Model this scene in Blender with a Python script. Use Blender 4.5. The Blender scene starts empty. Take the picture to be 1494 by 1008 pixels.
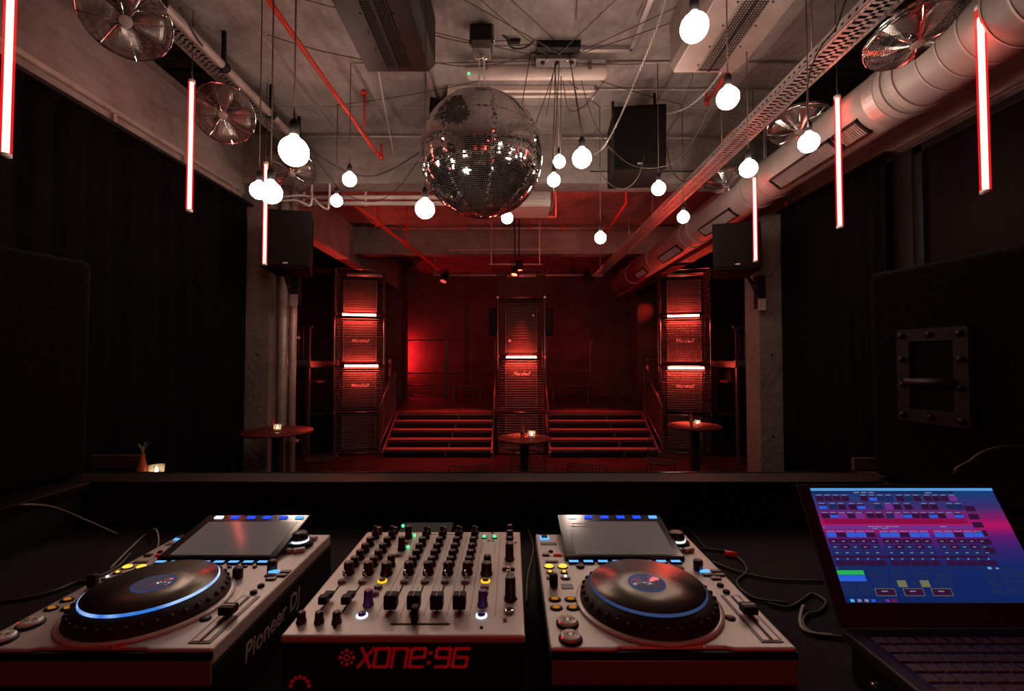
import bpy, bmesh, math, random
from mathutils import Vector, Matrix, Quaternion
random.seed(7)
sc = bpy.context.scene
COL = sc.collection
PI = math.pi
R = math.radians
# ------------------------------------------------------------------ camera, world, exposure
CZ = 1.95                       # eye height above the dance floor
PITCH = R(1.64)
FPX = 664.0                     # 16 mm on a 36 mm sensor, 1494 px wide
cd = bpy.data.cameras.new('camera'); cam = bpy.data.objects.new('camera', cd); COL.objects.link(cam)
cam.location = (0, 0, CZ); cam.rotation_euler = (PI/2 + PITCH, 0, 0)
cd.lens = 16.0; cd.sensor_width = 36.0; cd.sensor_fit = 'HORIZONTAL'; cd.clip_start = .02
sc.camera = cam
w = bpy.data.worlds.new('world'); sc.world = w; w.use_nodes = True
w.node_tree.nodes['Background'].inputs[0].default_value = (.010, .006, .006, 1)
w.node_tree.nodes['Background'].inputs[1].default_value = .25
sc.view_settings.view_transform = 'Standard'; sc.view_settings.look = 'None'
sc.view_settings.exposure = 0.0; sc.view_settings.gamma = 1.0; sc.view_settings.use_curve_mapping = False
cy = sc.cycles
cy.max_bounces = 6; cy.diffuse_bounces = 3; cy.glossy_bounces = 4; cy.transmission_bounces = 6; cy.transparent_max_bounces = 12
cy.caustics_reflective = False; cy.caustics_refractive = False
cy.sample_clamp_indirect = 2.5; cy.sample_clamp_direct = 0
BULB = 62.0                     # radiance of the globe bulbs
TUBE = 13.0                      # radiance of the long red tubes
NEON = 210.0                      # short red tubes in the cages

def P(px, py, Y):
    """point at depth Y seen at a pixel of the 1494 x 1008 frame"""
    u = (px-747)/FPX; v = (504-py)/FPX
    dy = math.cos(PITCH)-v*math.sin(PITCH); dz = math.sin(PITCH)+v*math.cos(PITCH)
    t = Y/dy
    return Vector((u*t, Y, CZ+dz*t))

# ------------------------------------------------------------------ materials
MATS = {}
def mat(name, col, rough=.5, metal=0.0, noise=None, bump=None, emit=None, spec=.5, trans=0, alpha=1, coords='Object', col2=None, ior=1.45):
    m = bpy.data.materials.new(name); m.use_nodes = True
    nt = m.node_tree; b = nt.nodes['Principled BSDF']
    c = (*col, 1)
    b.inputs['Base Color'].default_value = c
    b.inputs['Roughness'].default_value = rough; b.inputs['Metallic'].default_value = metal
    b.inputs['Specular IOR Level'].default_value = spec
    b.inputs['IOR'].default_value = ior
    if trans: b.inputs['Transmission Weight'].default_value = trans
    if alpha < 1: b.inputs['Alpha'].default_value = alpha
    if emit:
        b.inputs['Emission Color'].default_value = (*emit[0], 1); b.inputs['Emission Strength'].default_value = emit[1]
    if noise or bump:
        tc = nt.nodes.new('ShaderNodeTexCoord')
    if noise:
        s, amt = noise
        n = nt.nodes.new('ShaderNodeTexNoise'); n.inputs['Scale'].default_value = s; n.inputs['Detail'].default_value = 8
        n.inputs['Roughness'].default_value = .62
        nt.links.new(tc.outputs[coords], n.inputs['Vector'])
        rp = nt.nodes.new('ShaderNodeValToRGB')
        rp.color_ramp.elements[0].position = .32; rp.color_ramp.elements[1].position = .70
        k = col2 if col2 else tuple(max(0, x*(1-amt)) for x in col)
        rp.color_ramp.elements[0].color = (*k, 1)
        rp.color_ramp.elements[1].color = (*[min(1, x*(1+amt*.6)) for x in col], 1)
        nt.links.new(n.outputs['Fac'], rp.inputs['Fac']); nt.links.new(rp.outputs['Color'], b.inputs['Base Color'])
    if bump:
        s, st = bump
        n2 = nt.nodes.new('ShaderNodeTexNoise'); n2.inputs['Scale'].default_value = s; n2.inputs['Detail'].default_value = 6
        nt.links.new(tc.outputs[coords], n2.inputs['Vector'])
        bp = nt.nodes.new('ShaderNodeBump'); bp.inputs['Strength'].default_value = st; bp.inputs['Distance'].default_value = .02
        nt.links.new(n2.outputs['Fac'], bp.inputs['Height']); nt.links.new(bp.outputs['Normal'], b.inputs['Normal'])
    MATS[name] = m
    return m
def glow(name, col, st):
    m = bpy.data.materials.new(name); m.use_nodes = True; nt = m.node_tree; nt.nodes.clear()
    e = nt.nodes.new('ShaderNodeEmission'); e.inputs[0].default_value = (*col, 1); e.inputs[1].default_value = st
    o = nt.nodes.new('ShaderNodeOutputMaterial'); nt.links.new(e.outputs[0], o.inputs[0])
    return m
def concrete(name, c1, c2, scale=1.1, board=None):
    """mottled cast concrete with stains, pores and faint board marks"""
    m = bpy.data.materials.new(name); m.use_nodes = True; nt = m.node_tree; b = nt.nodes['Principled BSDF']
    L = nt.links.new; N = nt.nodes.new
    tc = N('ShaderNodeTexCoord')
    a = N('ShaderNodeTexNoise'); a.inputs['Scale'].default_value = scale; a.inputs['Detail'].default_value = 10; a.inputs['Roughness'].default_value = .68
    a.inputs['Distortion'].default_value = .6
    L(tc.outputs['Object'], a.inputs['Vector'])
    r = N('ShaderNodeValToRGB'); r.color_ramp.elements[0].position = .3; r.color_ramp.elements[1].position = .72
    r.color_ramp.elements[0].color = (*c2, 1); r.color_ramp.elements[1].color = (*c1, 1)
    L(a.outputs['Fac'], r.inputs['Fac'])
    mp = N('ShaderNodeMapping'); mp.inputs['Scale'].default_value = (1, 9, 9) if board == 'x' else (9, 1, 9)
    L(tc.outputs['Object'], mp.inputs['Vector'])
    s = N('ShaderNodeTexNoise'); s.inputs['Scale'].default_value = 1.4; s.inputs['Detail'].default_value = 7; s.inputs['Distortion'].default_value = .8
    L(mp.outputs['Vector'], s.inputs['Vector'])
    r2 = N('ShaderNodeValToRGB'); r2.color_ramp.elements[0].position = .36; r2.color_ramp.elements[0].color = (.55, .52, .5, 1)
    r2.color_ramp.elements[1].position = .56; r2.color_ramp.elements[1].color = (1, 1, 1, 1)
    L(s.outputs['Fac'], r2.inputs['Fac'])
    mx = N('ShaderNodeMix'); mx.data_type = 'RGBA'; mx.blend_type = 'MULTIPLY'; mx.inputs['Factor'].default_value = .32
    L(r.outputs['Color'], mx.inputs['A']); L(r2.outputs['Color'], mx.inputs['B'])
    L(mx.outputs['Result'], b.inputs['Base Color'])
    b.inputs['Roughness'].default_value = .85; b.inputs['Specular IOR Level'].default_value = .25
    n2 = N('ShaderNodeTexNoise'); n2.inputs['Scale'].default_value = 14; n2.inputs['Detail'].default_value = 8
    L(tc.outputs['Object'], n2.inputs['Vector'])
    bp = N('ShaderNodeBump'); bp.inputs['Strength'].default_value = .6; bp.inputs['Distance'].default_value = .03
    L(n2.outputs['Fac'], bp.inputs['Height']); L(bp.outputs['Normal'], b.inputs['Normal'])
    return m
M_ceil = concrete('ceiling_concrete', (.43, .365, .345), (.17, .138, .128), 1.7, 'y')
M_beam = concrete('beam_concrete', (.36, .31, .285), (.16, .135, .122), 1.3, 'x')
M_wall = concrete('wall_concrete', (.39, .33, .305), (.16, .132, .12), 1.2, 'y')
M_pillar = concrete('pillar_paint', (.19, .165, .15), (.12, .10, .09), .8, 'x')
M_darkwall = mat('dark_painted_wall', (.030, .024, .023), .85, spec=.1, noise=(1.5, .4), bump=(10, .2))
M_stagewall = mat('stage_wall_paint', (.085, .066, .064), .8, spec=.15, noise=(1.2, .35), bump=(7, .15))
M_ply = mat('dark_soffit_board', (.045, .034, .03), .85, spec=.1, noise=(6, .5), bump=(12, .3))
M_floor = mat('dark_floor', (.017, .012, .011), .42, spec=.18, noise=(2.2, .5), bump=(18, .08))
M_stagefloor = mat('stage_floor', (.06, .05, .048), .42, noise=(3, .4), bump=(20, .1))
M_curtain = mat('black_curtain_cloth', (.005, .0045, .005), .97, noise=(3, .3), spec=.04)
M_black = mat('black_paint', (.010, .009, .009), .55, noise=(20, .3), spec=.2)
M_blackmetal = mat('black_metal', (.013, .011, .011), .45, spec=.25, metal=.1, noise=(30, .3))
M_blackgloss = mat('black_gloss', (.010, .010, .011), .14)
M_rubber = mat('black_rubber', (.014, .013, .013), .6, bump=(60, .1))
M_knob = mat('knob_plastic', (.016, .014, .014), .42)
M_chrome = mat('chrome', (.78, .74, .72), .12, metal=1)
M_wire = mat('galvanised_wire', (.42, .38, .36), .34, metal=1, noise=(30, .3))
M_mesh = mat('cage_wire', (.075, .066, .062), .5, metal=.2, noise=(30, .3))
M_galv = mat('galvanised_duct', (.33, .285, .268), .55, metal=.15, spec=.4, noise=(3, .22), bump=(9, .06))
M_tray = mat('tray_steel', (.52, .45, .43), .42, metal=.6, noise=(8, .25))
M_pipe = mat('grey_pipe', (.44, .38, .34), .45, metal=.3, noise=(5, .35))
M_whitepipe = mat('white_pipe', (.55, .49, .45), .5, noise=(4, .2))
M_redpipe = mat('red_pipe', (.72, .045, .025), .35, noise=(6, .25))
M_unit_dark = mat('heater_dark', (.014, .010, .009), .5, spec=.25, noise=(3, .3))
M_unit_light = mat('heater_steel', (.34, .29, .265), .42, metal=.45, noise=(4, .25))
M_plate = mat('grey_plate', (.15, .13, .12), .5, metal=.2, noise=(12, .3))
M_chain = mat('chain_steel', (.80, .76, .73), .3, metal=.6)
M_white = mat('white_plastic', (.68, .63, .58), .4, noise=(4, .1))
M_diff = mat('lamp_diffuser', (.80, .68, .62), .22, noise=(3, .1))
M_speaker = mat('speaker_coating', (.007, .006, .0058), .8, noise=(60, .4), bump=(220, .5), spec=.12)
M_carpet = mat('cabinet_carpet', (.012, .008, .0075), .95, noise=(90, .5), bump=(260, .8), spec=.06)
M_grillcloth = mat('amp_grille_cloth', (.085, .068, .066), .85, spec=.1, noise=(80, .3), bump=(150, .3))
M_tolex = mat('amp_tolex', (.016, .014, .014), .7, spec=.2, bump=(120, .3))
M_piping = mat('amp_piping', (.20, .17, .155), .5)
M_logo = mat('logo_white', (.82, .78, .74), .4)
M_mirror = mat('mirror_tile', (.84, .82, .80), .07, metal=1)
M_core = mat('mirror_ball_core', (.46, .43, .41), .6)
M_cable = mat('cable_black', (.018, .015, .014), .55)
M_cablebr = mat('cable_brown', (.075, .050, .036), .6)
M_cablegr = mat('cable_grey', (.22, .20, .19), .5)
M_orange = mat('cable_orange', (.75, .22, .03), .5)
M_steel = mat('brushed_panel', (.47, .42, .39), .4, metal=.2, noise=(4, .07), bump=(300, .03))
M_mixpanel = mat('mixer_panel', (.50, .43, .395), .42, metal=.25, noise=(5, .05))
M_mixbody = mat('mixer_body', (.010, .009, .009), .5, spec=.2)
M_print = mat('black_print', (.03, .026, .025), .6)
M_greyprint = mat('grey_print', (.30, .28, .27), .5)
M_redprint = mat('red_print_glow', (.70, .018, .022), .45, emit=((1, .012, .014), .05))  # faint glow put into the print to stand for red light on it
M_dkbutton = mat('button_dark', (.06, .053, .05), .4)
M_greybtn = mat('button_grey', (.22, .20, .19), .35)
M_purple = mat('knob_purple', (.085, .045, .26), .35)
M_jog = mat('jog_top_metal', (.12, .108, .09), .34, metal=.9, bump=(40, .02))
M_ringsil = mat('jog_ring_silver', (.66, .61, .57), .32, metal=.15)
M_screen_off = mat('display_dim', (.14, .125, .12), .10, noise=(8, .2), emit=((.50, .42, .40), .10))
M_glasswin = mat('window_glass_dark', (.008, .005, .005), .4, spec=.03, noise=(2, .4))
M_glass = mat('clear_glass', (.9, .85, .8), .06, alpha=.22)
M_bottle = mat('bottle_glass_amber', (.30, .06, .035), .08, alpha=.75)
M_wood = mat('dark_wood', (.075, .040, .028), .42, noise=(7, .5), bump=(24, .12))
M_tabletop = mat('tabletop_laminate', (.085, .018, .016), .4, spec=.2, noise=(8, .25))
M_ledge = mat('ledge_board', (.010, .0045, .004), .5, spec=.05, noise=(9, .4), bump=(30, .06))
M_desk = mat('desk_top', (.011, .008, .0075), .75, spec=.08, noise=(10, .4), bump=(40, .1))
M_tread = mat('stair_tread', (.14, .115, .11), .4, metal=.3, noise=(14, .3), bump=(60, .15))
M_rail = mat('rail_steel', (.075, .060, .058), .42, metal=.4)
M_laptop = mat('laptop_shell', (.034, .022, .022), .42, spec=.4, metal=.2)
M_key = mat('laptop_key', (.10, .065, .065), .5)
M_wax = mat('candle_wax', (.85, .75, .6), .5)
E_flame = glow('candle_flame', (1, .66, .30), 45)
E_bulb = glow('bulb_glow', (1, .74, .60), BULB)
E_tube = glow('red_tube_core', (1, .20, .15), TUBE*1.5)
E_neon = glow('red_neon_core', (1, .085, .055), NEON)
E_rear = glow('red_neon_rear', (1, .05, .04), 4)
E_rear2 = glow('red_neon_rear_bright', (1, .05, .04), 42)
M_strip = mat('player_front_strip', (.16, .14, .135), .3)
E_wallneon = glow('added_red_neon', (1, .015, .022), 110)
E_red = glow('red_lamp_lens', (1, .10, .05), 8)
E_blue = glow('led_blue', (.13, .42, 1), 1.3)
E_dblue = glow('led_deep_blue', (.03, .09, 1), 1.0)
E_white = glow('led_white', (.65, .82, 1), 2.2)
E_green = glow('led_green', (.05, 1, .30), 2.2)
E_amber = glow('led_amber', (1, .42, .02), 1.9)
E_yel = glow('led_yellow', (1, .56, .06), 1.5)
E_dkam = glow('led_dim_amber', (1, .30, .02), .42)
E_ledred = glow('led_red', (1, .03, .04), 1.0)
E_ringblue = glow('jog_led_blue', (.34, .60, 1), 1.5)
_nt = E_ringblue.node_tree; _t = _nt.nodes.new('ShaderNodeTexCoord'); _n = _nt.nodes.new('ShaderNodeTexNoise'); _n.inputs['Scale'].default_value = 13; _n.inputs['Detail'].default_value = 2
_r = _nt.nodes.new('ShaderNodeValToRGB'); _r.color_ramp.elements[0].position = .38; _r.color_ramp.elements[0].color = (.03, .13, .45, 1); _r.color_ramp.elements[1].position = .62; _r.color_ramp.elements[1].color = (.62, .80, 1, 1)
_nt.links.new(_t.outputs['Object'], _n.inputs['Vector']); _nt.links.new(_n.outputs['Fac'], _r.inputs['Fac']); _nt.links.new(_r.outputs['Color'], [q for q in _nt.nodes if q.type == 'EMISSION'][0].inputs[0])
E_ringdim = glow('jog_led_dim', (.10, .17, .42), .30)
E_dim = glow('red_lamp_lens_dim', (1, .10, .08), .9)
E_dimring = E_ringdim
def tube_glass(name, mix=.42):  # red glow put into the sleeve gives the tube its halo
    m = bpy.data.materials.new(name); m.use_nodes = True; nt = m.node_tree; nt.nodes.clear()
    N = nt.nodes.new; L = nt.links.new
    t = N('ShaderNodeBsdfTransparent'); t.inputs[0].default_value = (1, .82, .80, 1)
    e = N('ShaderNodeEmission'); e.inputs[0].default_value = (1, .012, .016, 1); e.inputs[1].default_value = 1.25
    x = N('ShaderNodeMixShader'); x.inputs[0].default_value = mix; L(t.outputs[0], x.inputs[1]); L(e.outputs[0], x.inputs[2])
    o = N('ShaderNodeOutputMaterial'); L(x.outputs[0], o.inputs[0])
    return m
M_tubeglass = tube_glass('red_tube_sleeve'); M_neonglass = tube_glass('neon_sleeve', .22)

# ------------------------------------------------------------------ building helpers
ORG = {}                        # origin in the world of a thing (parts are built in world coordinates)
def V(*a): return Vector(a)
class MB:
    def __init__(s): s.v = []; s.f = []; s.sm = []; s.mi = []; s.cur = 0
    def add(s, vs, fs, smooth=False, M=None):
        o = len(s.v)
        s.v += [tuple(M @ Vector(p)) if M is not None else tuple(p) for p in vs]
        for f in fs: s.f.append([i+o for i in f]); s.sm.append(smooth); s.mi.append(s.cur)
        return s
    def box(s, x0, x1, y0, y1, z0, z1, M=None):
        vs = [(x0,y0,z0),(x1,y0,z0),(x1,y1,z0),(x0,y1,z0),(x0,y0,z1),(x1,y0,z1),(x1,y1,z1),(x0,y1,z1)]
        return s.add(vs, [(0,3,2,1),(4,5,6,7),(0,1,5,4),(1,2,6,5),(2,3,7,6),(3,0,4,7)], False, M)
    def hexa(s, pts): return s.add(pts, [(0,3,2,1),(4,5,6,7),(0,1,5,4),(1,2,6,5),(2,3,7,6),(3,0,4,7)])
    def cbox(s, c, sz, M=None):
        return s.box(c[0]-sz[0]/2, c[0]+sz[0]/2, c[1]-sz[1]/2, c[1]+sz[1]/2, c[2]-sz[2]/2, c[2]+sz[2]/2, M)
    def tube(s, pts, r, n=6, caps=True, closed=False, M=None, smooth=True):
        pts = [Vector(p) for p in pts]; m = len(pts); rs = r if isinstance(r, (list, tuple)) else [r]*m
        vs = []; up = None
        for i, p in enumerate(pts):
            if closed: d = pts[(i+1) % m]-pts[i-1]
            else: d = pts[min(i+1, m-1)]-pts[max(i-1, 0)]
            if d.length < 1e-9: d = Vector((0,0,1))
            d.normalize()
            if up is None:
                up = Vector((0,0,1)) if abs(d.z) < .9 else Vector((1,0,0))
            a = up-d*up.dot(d)
            if a.length < 1e-6: a = d.orthogonal()
            a.normalize(); up = a; b = d.cross(a)
            for k in range(n):
                t = 2*PI*k/n
                vs.append(p+(a*math.cos(t)+b*math.sin(t))*rs[i])
        fs = []
        for i in range(m if closed else m-1):
            j = (i+1) % m
            for k in range(n): fs.append((i*n+k, i*n+(k+1) % n, j*n+(k+1) % n, j*n+k))
        if caps and not closed:
            fs.append(tuple(range(n-1, -1, -1))); fs.append(tuple((m-1)*n+k for k in range(n)))
        return s.add(vs, fs, smooth and n > 4, M)
    def cyl(s, p0, p1, r, n=12, r1=None, M=None):
        return s.tube([p0, p1], [r, r if r1 is None else r1], n, M=M)
    def lathe(s, prof, n=24, c=(0,0,0), M=None, cap0=True, cap1=True, smooth=True):
        vs = []; m = len(prof)
        for r, z in prof:
            for k in range(n):
                t = 2*PI*k/n; vs.append((c[0]+r*math.cos(t), c[1]+r*math.sin(t), c[2]+z))
        fs = [(i*n+k, i*n+(k+1) % n, (i+1)*n+(k+1) % n, (i+1)*n+k) for i in range(m-1) for k in range(n)]
        if cap0: fs.append(tuple(range(n-1, -1, -1)))
        if cap1: fs.append(tuple((m-1)*n+k for k in range(n)))
        return s.add(vs, fs, smooth, M)
    def ring(s, c, r0, r1, z0, z1, n=40, M=None):
        return s.lathe([(r0,z0),(r1,z0),(r1,z1),(r0,z1),(r0,z0)], n, c, M, False, False, False)
    def sphere(s, c, r, n=16, m=10, sz=1, M=None):
        prof = [(r*math.sin(PI*i/m), -r*sz*math.cos(PI*i/m)) for i in range(m+1)]
        prof[0] = (r*.01, -r*sz); prof[-1] = (r*.01, r*sz)
        return s.lathe(prof, n, c, M)
    def prism(s, poly, z0, z1, M=None):
        n = len(poly); vs = [(x,y,z0) for x,y in poly]+[(x,y,z1) for x,y in poly]
        fs = [tuple(range(n-1,-1,-1)), tuple(range(n,2*n))]+[(i,(i+1)%n,n+(i+1)%n,n+i) for i in range(n)]
        return s.add(vs, fs, False, M)
    def build(s, name, m, parent=None, bevel=0, kind=None, local=False, seg=2, smooth_angle=None):
        me = bpy.data.meshes.new(name)
        if parent is not None:
            o = Vector((0,0,0)) if local else ORG.get(parent.name, Vector((0,0,0)))
        elif local: o = Vector((0,0,0))
        else:
            xs = [p[0] for p in s.v]; ys = [p[1] for p in s.v]; zs = [p[2] for p in s.v]
            o = Vector(((min(xs)+max(xs))/2, (min(ys)+max(ys))/2, min(zs)))
        me.from_pydata([(p[0]-o.x, p[1]-o.y, p[2]-o.z) for p in s.v], [], s.f)
        me.polygons.foreach_set('use_smooth', s.sm)
        ms = m if isinstance(m, (list, tuple)) else [m]
        for q in ms: me.materials.append(q)
        if len(ms) > 1: me.polygons.foreach_set('material_index', s.mi)
        bm = bmesh.new(); bm.from_mesh(me); bmesh.ops.recalc_face_normals(bm, faces=bm.faces); bm.to_mesh(me); bm.free()
        ob = bpy.data.objects.new(name, me); COL.objects.link(ob)
        if parent is not None: ob.parent = parent; ORG[ob.name] = ORG.get(parent.name, Vector((0,0,0)))
        else: ob.location = o; ORG[ob.name] = o
        if bevel:
            md = ob.modifiers.new('bevel', 'BEVEL'); md.width = bevel; md.segments = seg; md.limit_method = 'ANGLE'; md.angle_limit = R(40)
        if kind: ob['kind'] = kind
        return ob
def tag(o, label, cat, group=None, kind=None):
    o['label'] = label; o['category'] = cat
    if group: o['group'] = group
    if kind: o['kind'] = kind
    return o
def thing(name, label, cat, loc=(0,0,0), group=None, rz=0):
    o = bpy.data.objects.new(name, None); COL.objects.link(o); o.location = loc; o.rotation_euler = (0,0,rz)
    o.empty_display_size = .1
    ORG[o.name] = Vector(loc)
    return tag(o, label, cat, group)
def copy_tree(o, parent=None):
    c = o.copy(); COL.objects.link(c)
    if parent is not None: c.parent = parent
    for ch in list(o.children): copy_tree(ch, c)
    return c
def clone(o, loc, label, rz=None):
    c = copy_tree(o); c.location = loc; c['label'] = label
    if rz is not None: c.rotation_euler = (0, 0, rz)
    return c
def struct(name, mb, m, bevel=0, parent=None):
    o = mb.build(name, m, parent, bevel)
    if parent is None: o['kind'] = 'structure'
    return o
def text(s, size, depth, m, parent, M, name='lettering', shear=0, bold=0, align='CENTER', spacing=1):
    cu = bpy.data.curves.new(name, 'FONT'); cu.body = s; cu.size = size; cu.extrude = depth; cu.shear = shear
    cu.align_x = align; cu.align_y = 'CENTER'; cu.offset = bold; cu.space_character = spacing
    t = bpy.data.objects.new(name, cu); COL.objects.link(t)
    dg = bpy.context.evaluated_depsgraph_get(); me = bpy.data.meshes.new_from_object(t.evaluated_get(dg))
    bpy.data.objects.remove(t); bpy.data.curves.remove(cu)
    me.transform(M); me.materials.clear(); me.materials.append(m)
    ob = bpy.data.objects.new(name, me); COL.objects.link(ob); ob.parent = parent; ORG[ob.name] = ORG.get(parent.name, Vector((0,0,0)))
    return ob
def sag(a, b, drop, n=14):
    a = Vector(a); b = Vector(b)
    return [a.lerp(b, i/n)-Vector((0,0,drop*4*(i/n)*(1-i/n))) for i in range(n+1)]
def smooth_pts(ctrl, n=8):
    """catmull-rom through control points"""
    c = [Vector(p) for p in ctrl]; c = [c[0]*2-c[1]]+c+[c[-1]*2-c[-2]]; out = []
    for i in range(1, len(c)-2):
        for k in range(n):
            t = k/n; a, b, d, e = c[i-1], c[i], c[i+1], c[i+2]
            out.append(.5*((2*b)+(d-a)*t+(2*a-5*b+4*d-e)*t*t+(3*b-a-3*d+e)*t**3))
    out.append(c[-2]); return out
def chain_mb(pts, L=.034, wd=.020, r=.0032):
    """oval links, every second one turned a quarter"""
    mb = MB(); pts = [Vector(p) for p in pts]
    seg = [(pts[i+1]-pts[i]).length for i in range(len(pts)-1)]; tot = sum(seg); step = L-2.4*r
    n = max(2, int(tot/step))
    for k in range(n):
        d = (k+.5)*tot/n; i = 0
        while i < len(seg)-1 and d > seg[i]: d -= seg[i]; i += 1
        p = pts[i].lerp(pts[i+1], d/seg[i] if seg[i] else 0); t = (pts[i+1]-pts[i]).normalized()
        q = t.to_track_quat('Z', 'Y').to_matrix().to_4x4(); q = Matrix.Translation(p) @ q @ Matrix.Rotation(PI/2*(k % 2), 4, 'Z')
        h = L/2-r; wv = wd/2-r
        loop = [(wv*math.cos(a), 0, (h-wv)*(1 if math.sin(a) > .01 else (-1 if math.sin(a) < -.01 else 0))+wv*math.sin(a)) for a in [2*PI*j/8 for j in range(8)]]
        mb.tube(loop, r, 4, closed=True, M=q, smooth=False)
    return mb

# ------------------------------------------------------------------ red stage spots and added red washes (their fixtures are built further down)
def spot(name, loc, target, power, size, blend, col=(1, .035, .028), rad=.04):
    ld = bpy.data.lights.new(name, 'SPOT'); ld.energy = power; ld.spot_size = R(size); ld.spot_blend = blend; ld.color = col; ld.shadow_soft_size = rad
    o = bpy.data.objects.new(name, ld); COL.objects.link(o); o.location = loc
    o.rotation_euler = (Vector(target)-Vector(loc)).to_track_quat('-Z', 'Y').to_euler()
    return o
spot('spot_lamp', (.16, 8.93, 3.62), (.22, 9.3, 1.25), 330, 25, .9)
spot('spot_lamp', (-1.46, 9.84, 3.60), (-1.42, 9.60, .4), 1500, 62, .9)
spot('spot_lamp', (1.70, 9.84, 3.60), (1.76, 9.60, .4), 1250, 62, .9)
spot('added_wash', (1.7, 12.6, 4.3), (1.75, 14.55, 1.7), 60, 60, 1)  # washes from here on are added to redden walls, floor and bay
spot('added_wash', (4.3, 12.2, 3.75), (3.1, 14.5, 2.6), 90, 30, 1)
spot('added_wash', (5.1, 8.7, 4.4), (3.75, 9.3, 3.62), 70, 13, .3)
spot('added_wash', (-4.9, 10.4, 2.6), (-4.2, 9.0, 4.4), 110, 90, .6)
spot('added_wash', (4.9, 10.6, 2.6), (4.0, 9.4, 4.2), 110, 90, .6)
spot('added_wash', (-.6, 6.2, 4.55), (-.6, 7.0, 0), 190, 125, .9)
spot('added_wash', (1.6, 6.2, 4.55), (1.4, 6.6, 0), 130, 115, .9)
spot('added_wash', (.9, 6.4, 4.38), (1.2, 8.2, 4.6), 60, 150, .9)

spot('added_wash', (-1.2, 10.0, 4.3), (-1.0, 14.6, 2.2), 72, 125, .9)
spot('added_wash', (1.6, 10.0, 4.3), (1.6, 14.6, 2.2), 72, 125, .9)

# ------------------------------------------------------------------ the room
b = MB(); b.box(-7, 7, 1.5, 15, -.12, 0); struct('floor', b, M_floor)
b = MB(); b.box(-3.3, 3.4, -3, 1.38, .3, .5); struct('floor_booth', b, M_stagefloor)
b = MB(); b.box(-2.85, 2.95, -3, 14.6, 4.70, 4.85); struct('ceiling', b, M_ceil)
b = MB(); b.box(-4.4, -2.85, -3, 5.5, 5.02, 5.1); b.box(-2.9, -2.85, -3, 5.5, 4.85, 5.02); struct('ceiling_left', b, M_ply)
b = MB(); b.box(2.95, 4.5, -3, 5.5, 5.02, 5.1); b.box(2.95, 3.0, -3, 5.5, 4.85, 5.02); struct('ceiling_right', b, M_ply)
for side, xa, xb in (('left', -4.4, -2.9), ('right', 3.0, 4.5)):       # joists under the dark side ceilings
    b = MB()
    for k in range(22): b.box(xa, xb, .4+k*.24, .46+k*.24, 4.97, 5.02)
    o = struct('trim_joists_'+side, b, M_ply)
for side, xa, xb in (('left', -7, -2.85), ('right', 2.95, 7)):
    b = MB(); b.box(xa, xb, 5.5, 14.6, 4.70, 4.85); struct('ceiling_aisle_'+side, b, M_stagewall)
b = MB(); b.box(-3.55, -3.30, -3, 5.5, 0, 4.62); struct('wall_left', b, M_wall)
b = MB(); b.box(-4.5, -4.4, -3, 5.5, 4.62, 5.1); b.box(-4.4, -3.55, -3, 5.5, 4.5, 4.62); struct('wall_left_upper', b, M_darkwall)
b = MB(); b.box(3.40, 3.65, -3, 5.5, 3.78, 4.62); struct('wall_right', b, M_wall)
b = MB(); b.box(4.5, 4.6, -3, 5.5, 4.5, 5.1); b.box(3.65, 4.5, -3, 5.5, 4.5, 4.62); struct('wall_right_upper', b, M_darkwall)
b = MB(); b.box(3.46, 3.65, 3.9, 5.5, 0, 3.78); struct('wall_right_pier', b, M_darkwall)
b = MB(); b.box(3.36, 3.40, -3, 5.5, 3.785, 3.875); struct('trim_1', b, M_wall)
b = MB(); b.box(-3.55, 3.65, -3.1, -3, 0, 5.1); struct('wall_rear', b, M_darkwall)
b = MB(); b.box(-7, 7, 14.6, 14.75, 0, 4.85); wb = struct('wall_back', b, M_stagewall)
for x in (-3.45, -1.55, -.62, 1.5, 3.15):                                # panel seams on the stage wall
    q = MB(); q.box(x-.03, x+.03, 14.575, 14.6, .74, 4.7); q.build('cover_strip', M_stagewall, wb)
b = MB(); b.box(-5.2, -3.19, 13.1, 13.9, .74, 4.70); struct('wall_stage_left', b, M_stagewall)
b = MB(); b.box(3.62, 5.2, 13.1, 13.9, .74, 4.70); struct('wall_stage_right', b, M_stagewall)
b = MB(); b.box(-7.1, -7, 5.5, 14.6, 0, 4.85); struct('wall_aisle_left', b, M_darkwall)
b = MB(); b.box(7, 7.1, 5.5, 14.6, 0, 4.85); struct('wall_aisle_right', b, M_darkwall)
b = MB(); b.box(-7, -3.55, 5.4, 5.5, 0, 4.85); struct('wall_return_left', b, M_darkwall)
b = MB(); b.box(3.65, 7, 5.4, 5.5, 0, 4.85); struct('wall_return_right', b, M_darkwall)
b = MB(); b.box(-3.30, 3.40, 5.5, 5.78, 4.09, 4.70); struct('beam_front', b, M_beam)
b = MB(); b.box(-3.30, 3.40, 9.42, 9.70, 4.13, 4.70); struct('beam_stage', b, M_beam)
b = MB(); b.box(-3.55, -3.30, 5.5, 14.6, 3.96, 4.70); struct('beam_left', b, M_wall)
b = MB(); b.box(3.40, 3.65, 5.5, 14.6, 3.90, 4.70); struct('beam_right', b, M_wall)
b = MB(); b.box(-3.34, -2.96, 5.55, 5.95, 0, 4.09); struct('pillar_left', b, M_pillar, .01)
b = MB(); b.box(3.05, 3.40, 5.62, 5.95, 0, 4.09); struct('pillar_right', b, M_pillar, .01)
for k, z in enumerate((1.0, 1.9, 2.8)):                                   # tie bolts on the pillars
    for nm, x, y in (('left', -3.1, 5.55), ('right', 3.2, 5.62)):
        pl = bpy.data.objects['pillar_'+nm]; q = MB(); q.cyl((x, y, z+.1*k), (x, y-.012, z+.1*k), .016, 10); q.build('tie_bolt', M_chrome, pl)
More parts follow.
